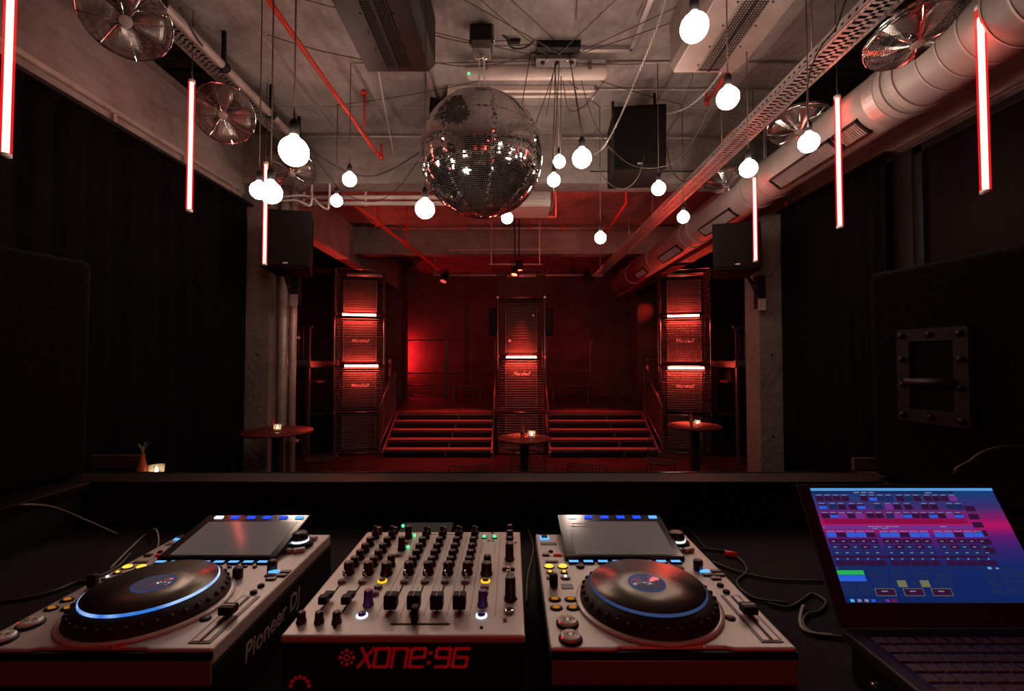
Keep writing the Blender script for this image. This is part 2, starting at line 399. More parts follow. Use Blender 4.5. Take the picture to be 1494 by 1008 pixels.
# joints in the ceiling slab
for k, x in enumerate((-2.12, -1.48, 1.55, 2.3)):
    b = MB(); b.box(x-.016, x+.016, -3, 5.5, 4.692, 4.70); struct('trim_%d' % (k+2), b, M_ceil)
for k, y in enumerate((4.9, 7.4)):
    b = MB(); b.box(-2.85, 2.95, y-.015, y+.015, 4.693, 4.70); struct('trim_%d' % (k+6), b, M_ceil)
# ledge rail on the left wall with its drop brackets
b = MB(); b.box(-3.30, -3.262, -3, 5.45, 3.965, 4.005); rl = struct('trim_8', b, M_pipe)
for y in (1.2, 2.0, 2.85, 3.7, 4.5, 5.3):
    q = MB(); q.box(-3.30, -3.27, y-.015, y+.015, 3.80, 3.965); q.build('bracket', M_pipe, rl)
b = MB(); b.box(-3.31, -3.27, -3, 5.45, 4.60, 4.66); struct('trim_9', b, M_beam)
# window on the right
b = MB(); b.box(3.52, 3.53, -3, 3.9, .9, 3.78); wn = struct('window_1', b, M_glasswin)
for y in (-3, -1.0, .9, 2.35, 3.82):
    q = MB(); q.box(3.48, 3.56, y, y+.08, .9, 3.78); q.build('mullion', M_blackmetal, wn)
for z in (.9, 2.55, 3.71):
    q = MB(); q.box(3.48, 3.56, -3, 3.9, z, z+.07); q.build('frame_rail', M_blackmetal, wn)
b = MB(); b.box(3.46, 3.65, -3, 3.9, 0, .9); struct('wall_right_lower', b, M_darkwall)
b = MB(); b.box(3.70, 3.75, -3, 5.4, 0, 4.5); struct('wall_right_outer', b, M_black)

# ------------------------------------------------------------------ curtains
def curtain(name, x, y0, y1, z1, amp, per, sgn, label, seed):
    rnd = random.Random(seed); mb = MB(); n = int((y1-y0)/.02); zs = [.02, 1.2, 2.4, z1-.25, z1]; vs = []
    ph = 0; phs = []
    for i in range(n+1):
        ph += 2*PI*.02/per*(.75+.5*rnd.random()); phs.append(ph)
    for j, z in enumerate(zs):
        k = 1 if j < 4 else .55
        for i in range(n+1):
            f = math.sin(phs[i])+.35*math.sin(phs[i]*2.1+j*.25)
            sc_ = .022*abs(math.sin(phs[i]/2)) if j == 4 else 0
            vs.append((x+sgn*amp*k*f, y0+(y1-y0)*i/n, z-sc_))
    m = n+1
    fs = [(j*m+i, j*m+i+1, (j+1)*m+i+1, (j+1)*m+i) for j in range(len(zs)-1) for i in range(n)]
    mb.add(vs, fs, True); o = mb.build(name, M_curtain)
    md = o.modifiers.new('thick', 'SOLIDIFY'); md.thickness = .012
    tag(o, label, 'curtain'); return o
curtain('curtain', -3.20, .3, 5.42, 3.81, .038, .23, 1, 'long black pleated curtain hung below the concrete wall with the rail', 3)
curtain('curtain', 3.32, 3.98, 5.70, 3.745, .035, .17, -1, 'black pleated curtain between the dark window and the speaker pillar', 5)
# curtain track ends
t = MB(); t.box(-3.25, -3.18, .3, 5.6, 3.815, 3.845); o = t.build('curtain_track', M_blackmetal); tag(o, 'black curtain track above the long curtain on the rail wall', 'curtain track')
t = MB(); t.box(3.285, 3.355, 3.96, 5.72, 3.75, 3.775); o = t.build('curtain_track', M_blackmetal); tag(o, 'short black curtain track above the curtain beside the window', 'curtain track')

# ------------------------------------------------------------------ spiral duct
DX, DZ, DR = 2.76, 3.855, .212
d = thing('ventilation_duct', 'large round galvanised spiral duct running the length of the room', 'duct', (DX, 4.4, DZ-DR))
b = MB(); b.lathe([(DR, -1.5), (DR, 11.7)], 40, (0,0,0), Matrix.Translation((DX,0,DZ)) @ Matrix.Rotation(-PI/2, 4, 'X'), True, True)
b.build('duct_tube', M_galv, d)
def hoop(y, r, wd):
    q = MB(); q.ring((0,0,0), DR-.004, DR+r, -wd/2, wd/2, 40, Matrix.Translation((DX,y,DZ)) @ Matrix.Rotation(-PI/2, 4, 'X')); return q
y = .4
while y < 2.95:                                                          # standing seams of the first length
    hoop(y, .006, .012).build('seam', M_galv, d); y += .135
for y in (3.02, 3.12, 4.75, 5.05, 6.6, 6.9, 8.6, 10.2): hoop(y, .012, .05).build('collar', M_galv, d)
q = MB(); q.ring((0,0,0), DR-.004, DR+.004, -.05, .05, 40, Matrix.Translation((DX,3.22,DZ)) @ Matrix.Rotation(-PI/2, 4, 'X')); q.build('joint_band', M_tray, d)
for y0, y1 in ((3.35, 3.62), (3.65, 4.5), (5.35, 6.25), (7.1, 8.0), (8.9, 9.6)):                # grilles let into the duct, facing the floor of the room
    fr = Matrix.Translation((DX, (y0+y1)/2, DZ)) @ Matrix.Rotation(R(-142), 4, 'Y')
    h = (y1-y0)/2; q = MB()
    for a in ((-.075, -.060, -h, h), (.060, .075, -h, h), (-.075, .075, -h, -h+.018), (-.075, .075, h-.018, h)):
        q.box(a[0], a[1], a[2], a[3], DR-.03, DR+.016, fr)
    g = q.build('grille_frame', M_unit_dark, d)
    q = MB(); q.box(-.06, .06, -h+.018, h-.018, DR-.02, DR-.008, fr); q.build('grille_back', M_black, g)
    k = int((2*h-.04)/.020); q = MB()
    for i in range(k):
        yy = -h+.026+i*.020; q.box(-.06, .06, yy, yy+.008, DR-.004, DR+.013, fr)
    q.build('louvres', M_galv, g, kind='stuff')
for y in (2.2, 4.9, 7.2, 9.9):
    q = MB(); q.box(DX-.012, DX+.012, y-.012, y+.012, DZ+DR-.01, 4.70); q.build('hanger', M_tray, d)

# ------------------------------------------------------------------ cable trays and pipes
def tray(name, x0, x1, z, y0, y1, side, label, hz):
    t = thing(name, label, 'cable tray', ((x0+x1)/2, (y0+y1)/2, z))
    # perforated base: rungs between slots
    q = MB(); q.box(x0, x0+.028, y0, y1, z, z+.003); q.box(x1-.028, x1, y0, y1, z, z+.003); q.box((x0+x1)/2-.014, (x0+x1)/2+.014, y0, y1, z, z+.003)
    q.build('base_strips', M_tray, t)
    q = MB(); y = y0
    while y < y1:
        q.box(x0+.02, x1-.02, y, y+.020, z, z+.003); y += .045
    q.build('perforated_base', M_tray, t, kind='stuff')
    for x in (x0, x1-.003):
        q = MB(); q.box(x, x+.003, y0, y1, z, z+.018); q.box(x, x+.003, y0, y1, z+.036, z+.06)
        y = y0
        while y < y1:
            q.box(x, x+.003, y, y+.035, z+.018, z+.036); y += .06
        q.build('side_flange', M_tray, t)
    q = MB(); q.box(x0+.01, x1-.01, y0, y1, z+.045, z+.05); q.build('cover', M_unit_dark, t)
    for y in hz:
        q = MB(); q.cyl(((x0+x1)/2, y, z), ((x0+x1)/2, y, 4.70), .006, 6); q.build('hanger_rod', M_tray, t)
    return t
tray('cable_tray', 2.05, 2.25, 4.0, .8, 11.4, 1, 'perforated steel cable tray sloping away above the round duct', (3.2, 4.6, 6.9, 8.3))
tray('cable_tray', -2.66, -2.50, 4.44, .8, 5.45, -1, 'perforated steel cable tray beside the grey pipe over the fans', (1.6, 3.0, 4.6))
p = thing('ceiling_pipe', 'thick grey pipe in clamps along the ceiling above the fans', 'pipe', (-2.42, 3, 4.38))
b = MB(); b.cyl((-2.42, .5, 4.40), (-2.42, 5.5, 4.40), .036, 14); b.build('pipe_run', M_pipe, p)
for y in (1.3, 2.45, 3.05, 3.75, 4.5, 5.1):
    q = MB(); q.cyl((-2.42, y-.03, 4.40), (-2.42, y+.03, 4.40), .046, 14); q.box(-2.435, -2.405, y-.012, y+.012, 4.44, 4.70); q.build('clamp', M_black, p)
def run(name, pts, r, m, label, cat='pipe', n=8):
    q = MB(); q.tube(pts, r, n); o = q.build(name, m); tag(o, label, cat); return o
z = 4.655
run('conduit', [(-2.8, 5.44, 4.64), (-.55, 5.44, 4.64)], .013, M_pipe, 'thin grey conduit along the front beam left of the mirror ball', 'conduit')
run('conduit', [(.6, 5.44, 4.62), (2.9, 5.44, 4.62)], .013, M_pipe, 'thin grey conduit along the front beam right of the mirror ball', 'conduit')
run('conduit', [(.88, 4.13, 4.685), (2.9, 4.13, 4.685)], .012, M_pipe, 'thin ceiling conduit leading right from the upper lamp housing', 'conduit')
run('conduit', [(.83, 4.55, 4.685), (2.9, 4.55, 4.685)], .010, M_pipe, 'thin ceiling conduit leading right from the bare batten lamp', 'conduit')
run('conduit', [(.95, 5.46, 4.22), (2.3, 5.46, 4.22)], .008, M_cable, 'fine dark conduit low on the front beam behind the hung speaker', 'conduit')
w1 = thing('wall_pipes', 'pair of pale horizontal pipes under the front beam near the speaker pillar', 'pipe', (-2, 5.9, 4.0))
for z in (4.045, 3.965):
    q = MB(); q.cyl((-3.0, 5.86, z), (-.75, 5.86, z), .028, 12); q.build('pipe_run', M_whitepipe, w1)
for x in (-2.7, -1.9, -1.1):
    q = MB(); q.box(x-.012, x+.012, 5.85, 5.87, 3.93, 4.12); q.build('clamp', M_whitepipe, w1)
p1 = smooth_pts([P(412, 287, 5.5), P(440, 285, 5.5), P(456, 289, 5.5), P(468, 300, 5.5), P(478, 305, 5.5), P(480, 296, 5.5), P(481, 284, 5.52), P(481, 262, 5.54)], 6)
run('bent_conduit', p1, .013, M_whitepipe, 'upper pale conduit bent down beside the small left pendant bulbs', 'conduit')
p1 = smooth_pts([P(410, 293, 5.45), P(432, 292, 5.45), P(444, 297, 5.45), P(452, 300, 5.45), P(455, 292, 5.45), P(455, 281, 5.52), P(455, 262, 5.54)], 6)
run('bent_conduit', p1, .013, M_whitepipe, 'lower pale conduit bent down beside the small left pendant bulbs', 'conduit')
dp = thing('drain_pipe', 'two grey vertical pipes standing beside the left speaker pillar', 'pipe', (-2.8, 5.75, 0))
for x, r in ((-2.875, .058), (-2.755, .042)):
    q = MB(); q.cyl((x, 5.72, 0), (x, 5.72, 4.06), r, 16); q.build('pipe_run', M_pipe, dp)
for z in (.9, 2.2, 3.3):
    q = MB(); q.box(-2.94, -2.70, 5.735, 5.80, z, z+.03); q.build('clamp', M_tray, dp)
# red sprinkler pipes
s = thing('sprinkler_pipe', 'long bright red sprinkler pipe slanting down from the ceiling on the left', 'pipe', (-1.6, 4.2, 4.4))
a0, a1, a2 = P(383, -12, 2.92), P(549, 222, 5.05), P(556, 230, 5.1)
q = MB(); q.tube([a0, a1, a2], .019, 12); q.build('pipe_run', M_redpipe, s)
q = MB(); q.tube([a2, a2+V(0,0,.16)], .016, 10); q.cyl(a2+V(0,0,-.02), a2+V(0,0,.03), .026, 10); q.build('elbow', M_redpipe, s)
u = P(531, 185, 4.6); q = MB(); q.tube([u, Vector((u.x, u.y, 4.69))], .011, 8); q.cyl((u.x, u.y, 4.66), (u.x, u.y, 4.70), .03, 10); q.build('riser', M_redpipe, s)
s = thing('sprinkler_pipe', 'short red sprinkler pipe with upturned end beyond the steel heater', 'pipe', (1.9, 4.5, 4.3))
a0, a1 = P(1079, 84, 3.7), P(1031, 149, 4.6)
q = MB(); q.tube([a0, a1], .018, 12); q.build('pipe_run', M_redpipe, s)
q = MB(); q.tube([a1, a1+V(-.01, 0, .20)], .013, 8); q.cyl(a1+V(0,0,-.02), a1+V(0,0,.03), .024, 10); q.build('elbow', M_redpipe, s)
s = thing('sprinkler_pipe', 'red sprinkler pipe running back under the stage bay left of the ball', 'pipe', (-1.5, 7.5, 4.4))
q = MB(); q.tube([P(505, 290, 6.0), P(640, 392, 9.3)], .028, 10); q.build('pipe_run', M_redpipe, s)
for f in (.25, .55):
    c = P(505, 290, 6.0).lerp(P(640, 392, 9.3), f); q = MB(); q.cyl(c+V(0,0,-.05), c+V(0,0,.05), .04, 10); q.box(c.x-.012, c.x+.012, c.y-.012, c.y+.012, c.z, 4.70); q.build('clamp', M_redpipe, s)
run('sprinkler_pipe', [V(P(914, 296, 6.6).x, 6.6, 4.70), P(914, 296, 6.6), P(884, 340, 8.8)], .02, M_redpipe, 'thin red pipe slanting behind the lowest pendant bulb under the stage bay')
b = thing('bar_pipe', 'pale pipe with clamps along the top of the stage beam', 'pipe', (.2, 9.3, 4.6))
q = MB(); q.cyl((-2.7, 9.3, 4.63), (2.6, 9.3, 4.63), .026, 10); q.build('pipe_run', M_pipe, b)
for x in (-2.2, -1.0, .35, 1.05, 1.9):
    q = MB(); q.cyl((x-.02, 9.3, 4.63), (x+.02, 9.3, 4.63), .036, 10); q.box(x-.012, x+.012, 9.29, 9.42, 4.6, 4.7); q.build('clamp', M_redpipe, b)
b = thing('bar_pipe', 'pale pipe along the lower edge of the stage beam', 'pipe', (.2, 9.36, 4.15))
q = MB(); q.cyl((-1.3, 9.36, 4.20), (1.5, 9.36, 4.20), .022, 10); q.build('pipe_run', M_pipe, b)
for x in (-1.1, 0, 1.3):
    q = MB(); q.box(x-.012, x+.012, 9.35, 9.42, 4.17, 4.23); q.build('clamp', M_pipe, b)
run('bar_pipe', [(-1.75, 10.0, 3.79), (2.0, 10.0, 3.79)], .024, M_pipe, 'dim lamp pipe across the stage above the stair tops')
for x in (-1.7, 1.95):
    q = MB(); q.cyl((x, 10.0, 3.79), (x, 10.0, 4.70), .012, 8); o = q.build('drop_rod', M_pipe); tag(o, 'thin drop rod carrying the stage lamp pipe, '+('left tower end' if x < 0 else 'duct end'), 'rod')

# ------------------------------------------------------------------ heaters under the ceiling
def heater(x0, x1, zb, y0, y1, body, label, inner, lit):
    t = thing('ceiling_heater', label, 'heater', ((x0+x1)/2, (y0+y1)/2, zb))
    poly = [(x0, zb), (x1, zb), (x1+inner[1], zb+.06), (x1+inner[1], 4.66), (x0-inner[0], 4.66), (x0-inner[0], zb+.06)]
    Mx = Matrix(((1,0,0,0),(0,0,1,0),(0,1,0,0),(0,0,0,1)))                # extrude along y
    q = MB(); q.prism(poly, y0, y1, Mx); q.build('casing', body, t, .006)
    wd = x1-x0; g0, g1 = x0+wd*.36, x0+wd*.68
    q = MB(); q.box(g0, g1, y0+.05, y1-.03, zb-.004, zb+.001); q.build('grille_plate', M_black, t)
    q = MB(); n = int((y1-y0-.1)/.022)
    for i in range(n):
        yy = y0+.06+i*.022
        for k in range(9):
            if k == 4: continue
            xx = g0+.004+(g1-g0-.008)*k/8.0
            q.box(xx-.0045, xx+.0045, yy, yy+.010, zb-.009, zb-.003)
    q.build('grille_mesh', body if lit else M_black, t, kind='stuff')
    q = MB(); q.box((g0+g1)/2-.012, (g0+g1)/2+.012, y0+.05, y1-.03, zb-.012, zb-.003); q.build('grille_bar', M_black, t)
    for xx in (g0-.012, g1+.004):
        q = MB(); q.box(xx, xx+.008, y0+.04, y1-.02, zb-.008, zb); q.build('grille_edge', body, t)
    for xx in (g0-.03, g1+.03):
        for i in range(6):
            yy = y0+.15+i*(y1-y0-.25)/5; q = MB(); q.cyl((xx, yy, zb), (xx, yy, zb-.005), .007, 8); q.build('screw', M_black, t)
    for yy in (y0+.4, y1-.25):
        for xx in (x0+.03, x1-.03):
            q = MB(); q.cyl((xx, yy, 4.64), (xx, yy, 4.70), .008, 6); q.build('hanger_rod', M_tray, t)
    return t
heater(-1.15, -.66, 4.23, 2.45, 3.56, M_unit_dark, 'long dark box heater under the ceiling left of the mirror ball', (0, .05), 0)
heater(1.30, 1.82, 4.25, 2.3, 3.60, M_unit_light, 'steel box heater with perforated grille left of the cable tray', (.03, .0), 1)

# ------------------------------------------------------------------ fluorescent lamps
t = thing('batten_lamp', 'white tubular lamp housing with a small green light at one end', 'ceiling lamp', (.23, 4.15, 4.55))
q = MB(); q.lathe([(.035,-.66),(.062,-.63),(.062,.63),(.035,.66)], 20, (0,0,0), Matrix.Translation((.23,4.15,4.60)) @ Matrix.Rotation(PI/2, 4, 'Y')); q.build('diffuser', M_diff, t)
q = MB(); q.box(-.40, .86, 4.11, 4.19, 4.655, 4.70); q.build('backplate', M_white, t)
for x in (-.25, .70):
    q = MB(); q.box(x, x+.03, 4.075, 4.225, 4.59, 4.67); q.build('clip', M_wire, t)
q = MB(); q.sphere((-.395, 4.105, 4.565), .012, 10, 6); q.build('green_indicator', E_green, t)
t = thing('batten_lamp', 'bare white batten lamp on the ceiling just behind the top of the ball', 'ceiling lamp', (.09, 4.55, 4.60))
q = MB(); q.box(-.65, .83, 4.50, 4.60, 4.64, 4.70); q.build('body', M_diff, t, .008)
q = MB(); q.cyl((-.60, 4.55, 4.615), (.79, 4.55, 4.615), .016, 12); q.build('tube', M_diff, t)
for x in (-.655, .80):
    q = MB(); q.box(x, x+.03, 4.52, 4.58, 4.59, 4.65); q.build('tube_holder', M_white, t)

# ------------------------------------------------------------------ mirror ball
BC = V(-.25, 3.69, CZ+1.66); BR = .50
t = thing('mirror_ball', 'large mirror ball with small square facets hanging from two chains', 'mirror ball', (BC.x, BC.y, BC.z-BR))
q = MB(); q.sphere(BC, BR-.006, 48, 32); q.build('core', M_core, t)
rnd = random.Random(11); q = MB(); rows = 112
for i in range(rows):
    la = -PI/2+PI*(i+.5)/rows; rr = BR*math.cos(la); n = max(8, int(2*PI*rr/.0142)); hs = PI*BR/rows/2*.87; off = rnd.random()
    for k in range(n):
        lo = 2*PI*(k+off)/n; c = V(math.cos(la)*math.cos(lo), math.cos(la)*math.sin(lo), math.sin(la))
        e = V(-math.sin(lo), math.cos(lo), 0); u = c.cross(e)
        seam = abs((lo-.25+PI/8) % (PI/4)-PI/8) < .034 or abs(la-.33) < .02 or abs(la+.36) < .02
        sg = .36 if seam else (.010 if rnd.random() < .86 else .05)
        e2 = (e+c*rnd.gauss(0, sg)).normalized(); u2 = (u+c*rnd.gauss(0, sg)).normalized()
        hw = PI*rr/n*.87; p = BC+c*BR
        vs = [p-e2*hw-u2*hs, p+e2*hw-u2*hs, p+e2*hw+u2*hs, p-e2*hw+u2*hs]; b_ = len(q.v)
        q.v += [tuple(x) for x in vs]; q.f.append([b_, b_+1, b_+2, b_+3]); q.sm.append(False); q.mi.append(0)
q.build('mirror_facets', M_mirror, t, kind='stuff')
q = MB(); q.cyl(BC+V(0,0,BR-.02), BC+V(0,0,BR+.02), .06, 16); q.cyl(BC+V(0,0,-BR-.012), BC+V(0,0,-BR+.01), .012, 10); q.build('end_cap', M_chrome, t)
m = thing('ball_motor', 'black and steel motor box on the ceiling above the mirror ball', 'motor', (BC.x, BC.y, 4.45))
q = MB(); q.box(BC.x-.085, BC.x+.085, BC.y-.09, BC.y+.09, 4.53, 4.66); q.build('housing', M_black, m, .006)
q = MB(); q.box(BC.x-.075, BC.x+.075, BC.y-.08, BC.y+.08, 4.46, 4.53); q.box(BC.x-.10, BC.x+.10, BC.y-.02, BC.y+.02, 4.54, 4.70); q.build('steel_plate', M_plate, m, .003)
q = MB(); q.cyl((BC.x, BC.y, 4.46), (BC.x, BC.y, 4.42), .016, 10); q.tube([(BC.x-.05, BC.y, 4.425), (BC.x+.05, BC.y, 4.425)], .006, 8); q.build('shaft', M_chrome, m)
for sx in (-.1, .1):
    q = MB(); q.cyl((BC.x+sx, BC.y-.03, 4.56), (BC.x+sx, BC.y+.03, 4.56), .008, 8); q.build('bolt', M_chrome, m)
for sx, lb in ((-.024, 'first of two short chains side by side holding the mirror ball'), (.024, 'second of two short chains side by side holding the mirror ball')):
    q = chain_mb([(BC.x+sx, BC.y, BC.z+BR+.01), (BC.x+sx*.8, BC.y, 4.425)], .034, .021, .0034); o = q.build('chain', M_chain); tag(o, lb, 'chain')

# ------------------------------------------------------------------ other chains
def chain(pts, lb, L=.034, wd=.020, r=.0026):
    o = chain_mb(pts, L, wd, r).build('chain', M_chain); tag(o, lb, 'chain'); return o
chain([P(640, -8, 3.4), P(645, 60, 3.9), P(655, 122, 4.5)], 'chain hanging from the dark heater to the bare batten lamp')
chain([P(551, 96, 3.6), P(560, 150, 4.3), P(574, 224, 5.1)], 'thin chain slanting from the dark heater towards the beam', .03, .018, .0026)
chain(smooth_pts([P(974, -8, 3.3), P(955, 50, 3.5), P(930, 110, 3.9), P(905, 170, 4.05), P(882, 213, 4.1), P(866, 226, 4.15)], 6), 'long chain swooping past the hung speaker to the globe bulb beside the ball')
chain(smooth_pts([P(1056, 100, 3.6), P(1030, 134, 3.9), P(1000, 158, 4.2), P(960, 170, 4.5)], 6), 'chain sagging from the steel heater to the hung speaker')

# ------------------------------------------------------------------ cord hub
HB = P(815, 50, 3.95); HB = V(.405, 3.95, 4.70)
t = thing('cord_junction_box', 'black topped steel junction box where the pendant cords gather', 'junction box', (HB.x, HB.y, 4.56))
q = MB(); q.box(HB.x-.19, HB.x+.19, HB.y-.10, HB.y+.0, 4.635, 4.70); q.build('cover', M_black, t, .006)
q = MB(); q.hexa([(HB.x-.19,HB.y+.0,4.60),(HB.x+.17,HB.y+.0,4.60),(HB.x+.17,HB.y+.16,4.60),(HB.x-.19,HB.y+.16,4.60),(HB.x-.19,HB.y,4.70),(HB.x+.19,HB.y,4.70),(HB.x+.19,HB.y+.16,4.70),(HB.x-.19,HB.y+.16,4.70)]); q.build('steel_plate', M_plate, t)
for dx in (-.13, 0, .13):
    q = MB(); q.cyl((HB.x+dx, HB.y+.05, 4.61), (HB.x+dx, HB.y+.05, 4.59), .02, 10); q.build('cable_gland', M_black, t)
for dx, dy in ((-.09, .02), (.09, .02), (-.1, .13), (.07, .13)):
    q = MB(); q.cyl((HB.x+dx, HB.y+dy, 4.61), (HB.x+dx, HB.y+dy, 4.594), .012, 8); q.build('screw', M_chrome, t)
t = MB(); t.box(HB.x+.19, HB.x+.66, HB.y-.02, HB.y+.02, 4.67, 4.70); t.box(HB.x+.63, HB.x+.67, 2.4, HB.y, 4.67, 4.70); o = t.build('cable_trunking', M_tray); tag(o, 'pale square trunking leading from the cord junction box along the ceiling', 'cable trunking')
t = MB(); t.box(-.83, -.79, 3.6, 5.4, 4.67, 4.70); o = t.build('cable_trunking', M_tray); tag(o, 'pale straight trunking on the ceiling between dark heater and ball', 'cable trunking')
t = thing('plug_bundle', 'black coiled cable with plug hanging from the ceiling beside the motor box', 'cable', (.02, 3.85, 4.5))
c = P(752, 62, 3.85)
q = MB(); q.tube(smooth_pts([P(783, 52, 3.9), P(765, 50, 3.86), P(745, 40, 3.85), P(738, 42, 3.84), P(737, 50, 3.84), P(745, 68, 3.85), P(760, 71, 3.85), P(775, 64, 3.86), P(777, 57, 3.86), P(770, 50, 3.86)], 6), .008, 6); q.tube(smooth_pts([P(724, 38, 3.75), P(735, 52, 3.8), P(746, 63, 3.85)], 5), .009, 6); q.build('cable_loop', M_cable, t)
q = MB(); q.hexa([c+V(-.055,-.02,-.005), c+V(.035,-.02,-.005), c+V(.035,.02,-.005), c+V(-.055,.02,-.005), c+V(-.03,-.02,.055), c+V(.055,-.02,.055), c+V(.055,.02,.055), c+V(-.03,.02,.055)]); q.build('plug', M_black, t, .004)

# ------------------------------------------------------------------ pendant bulbs
BR_ = .0625
def pendant(px, py, Y, label, up='ceil', hook=None, group=None, bent=None):
    c = P(px, py, Y); t = thing('pendant_lamp', label, 'pendant lamp', (c.x, c.y, c.z-BR_))
    q = MB(); prof = [(.002, -BR_)]
    for i in range(1, 13):
        a = PI*i/15.0; prof.append((BR_*math.sin(a), -BR_*math.cos(a)))
    prof += [(.021, BR_*1.02), (.017, BR_*1.16)]
    q.lathe(prof, 18, c); q.build('globe_bulb', E_bulb, t)
    z0 = c.z+BR_*1.14
    q = MB(); q.lathe([(.017, 0), (.021, .004), (.021, .055), (.017, .060), (.008, .075)], 14, (c.x, c.y, z0)); q.build('socket', M_black, t)
    top = V(c.x, c.y, z0+.07); h = hook if hook is not None else V(c.x, c.y, 4.70)
    q = MB(); q.tube([top, top.lerp(h, .5), h], .0042, 5); q.build('cord', M_cablebr, t)
    if hook is None and py not in (40, 221):
        g = V(HB.x+random.uniform(-.13, .13), HB.y+.06, 4.625)
        q = MB(); q.tube(sag(V(c.x+.006, c.y, 4.694), g, random.uniform(.0, .05), 12), .004, 5); o = q.build('swag_cord', M_cablebr); tag(o, 'ceiling cord of the '+label.replace(' pendant', ''), 'cord')
    return t
PL = [
 (1013, 40, 2.05, 'big globe bulb pendant in front of the steel heater'),
 (1062, 143, 2.60, 'globe bulb pendant just below the end of the steel heater'),
 (1180, 208, 2.95, 'globe bulb pendant in front of the duct grille and ceiling fan'),
 (1092, 246, 3.35, 'globe bulb pendant beside the far fan over the duct'),
 (997, 317, 4.85, 'small globe bulb pendant in front of the duct, past the cable tray'),
 (961, 275, 4.15, 'globe bulb pendant under the hung speaker next to the cable tray'),
 (876, 347, 4.9, 'lowest small globe bulb pendant, on a long cord before the stage beam'),
 (849, 231, 2.96, 'larger globe bulb pendant beside the ball with the chain end'),
 (816, 236, 4.6, 'small globe bulb pendant against the ball edge, upper of a close pair'),
 (808, 263, 4.4, 'small globe bulb pendant by the ball, lower of a close pair'),
 (740, 318, 4.9, 'small globe bulb pendant peeking out under the mirror ball'),
 (620, 305, 2.96, 'globe bulb pendant before the lower left edge of the ball'),
 (510, 262, 4.15, 'globe bulb pendant below the end of the long red pipe'),
 (491, 293, 4.85, 'small globe bulb pendant beside the pale bent conduits'),
 (429, 221, 1.98, 'biggest globe bulb pendant, in front of the small far fan'),
 (378, 278, 3.3, 'globe bulb pendant half behind the bulb at the short red tube'),
 (395, 281, 2.6, 'globe bulb pendant in front of the short red tube by the pillar'),
]
for i, (px, py, Y, lb) in enumerate(PL):
    hk = None
    if i in (8, 9, 10, 7): hk = V(HB.x+(-.02, .02, .0, .12)[(8, 9, 10, 7).index(i)], HB.y+.06, 4.60)
    pendant(px, py, Y, lb, hook=hk)
# loose cords
def cord(pts, lb, r=.0045, m=M_cablebr, name='hanging_cord', n=5):
    q = MB(); q.tube(pts, r, n); o = q.build(name, m); tag(o, lb, 'cord'); return o
cord(sag(P(818, 66, 4.0), P(735, -10, 2.9), -.0, 4), 'cord rising from the junction box past the frame top beside the motor')
cord(sag(P(838, 66, 4.0), P(842, -10, 3.3), .0, 4), 'straight cord rising from the junction box to the frame top')
cord(smooth_pts([P(690, 58, 3.75), P(720, 60, 3.8), P(760, 58, 3.9), P(795, 56, 3.98)], 5), 'taut cord between motor box and junction box')
cord(sag(P(637, 91, 4.0), P(800, 66, 4.0), .10, 14), 'cord sagging from the dark heater to the junction box')
cord(sag(P(636, 52, 3.5), P(800, 60, 4.0), .06, 14), 'upper cord running from the dark heater to the junction box')
cord(smooth_pts([P(838, 66, 4.02), P(860, 78, 4.3), P(876, 80, 4.3), P(895, 65, 4.1), P(918, 42, 3.8), P(938, 5, 3.4)], 6), 'looped cord rising from the junction box along the square trunking')
cord(smooth_pts([P(815, 68, 4.0), P(822, 120, 4.2), P(830, 160, 4.4), P(852, 155, 4.5), P(880, 120, 4.4), P(905, 75, 4.2), P(925, 42, 3.9)], 6), 'deep hanging cord loop below the batten lamps')
cord(smooth_pts([P(836, 68, 4.0), P(860, 160, 4.4), P(885, 212, 4.6), P(915, 231, 4.7), P(950, 222, 4.6), P(985, 175, 4.4), P(1008, 120, 4.0), P(1012, 98, 3.7)], 6), 'drooping cord swagged across the front of the hung speaker')
cord(smooth_pts([P(870, 185, 4.5), P(890, 215, 4.4), P(920, 240, 4.35), P(955, 245, 4.3), P(990, 232, 4.2), P(1020, 190, 4.0), P(1050, 130, 3.5), P(1100, 80, 3.0)], 6), 'longest drooping cord from hung speaker towards the steel heater')
cord(smooth_pts([P(950, 170, 4.5), P(942, 215, 4.4), P(932, 255, 4.3), P(915, 274, 4.3), P(895, 272, 4.3), P(878, 255, 4.4), P(874, 240, 4.4)], 6), 'cord loop hanging under the hung speaker')
cord(smooth_pts([P(963, 180, 4.5), P(972, 215, 4.6), P(980, 248, 4.7), P(998, 265, 4.7), P(1020, 250, 4.3), P(1040, 225, 3.8)], 6), 'black cable from the hung speaker drooping to the cable tray', .007, M_cable)
cord(smooth_pts([P(399, 205, 4.6), P(430, 210, 4.7), P(470, 230, 4.9), P(505, 250, 5.0), P(540, 257, 5.0), P(575, 245, 5.0), P(612, 222, 4.9)], 6), 'black cable swagged left of the ball to the speaker behind it', .007, M_cable)
cord(smooth_pts([P(460, 230, 5.2), P(490, 270, 5.3), P(520, 290, 5.3), P(550, 293, 5.3), P(580, 275, 5.3), P(610, 235, 5.1)], 6), 'lower thin cable loop left of the ball', .005, M_cable)
cord(smooth_pts([P(806, 270, 4.4), P(809, 285, 4.4), P(806, 300, 4.4), P(803, 308, 4.4)], 5), 'loose cord end dangling below the close pair of bulbs')
cord([P(390, 52, 3.4)+V(0,0,.0), P(392, 51, 3.45), P(430, 64, 3.6), P(470, 75, 3.65), P(528, 87, 3.6)], 'cord along the ceiling between the red pipe and the dark heater')
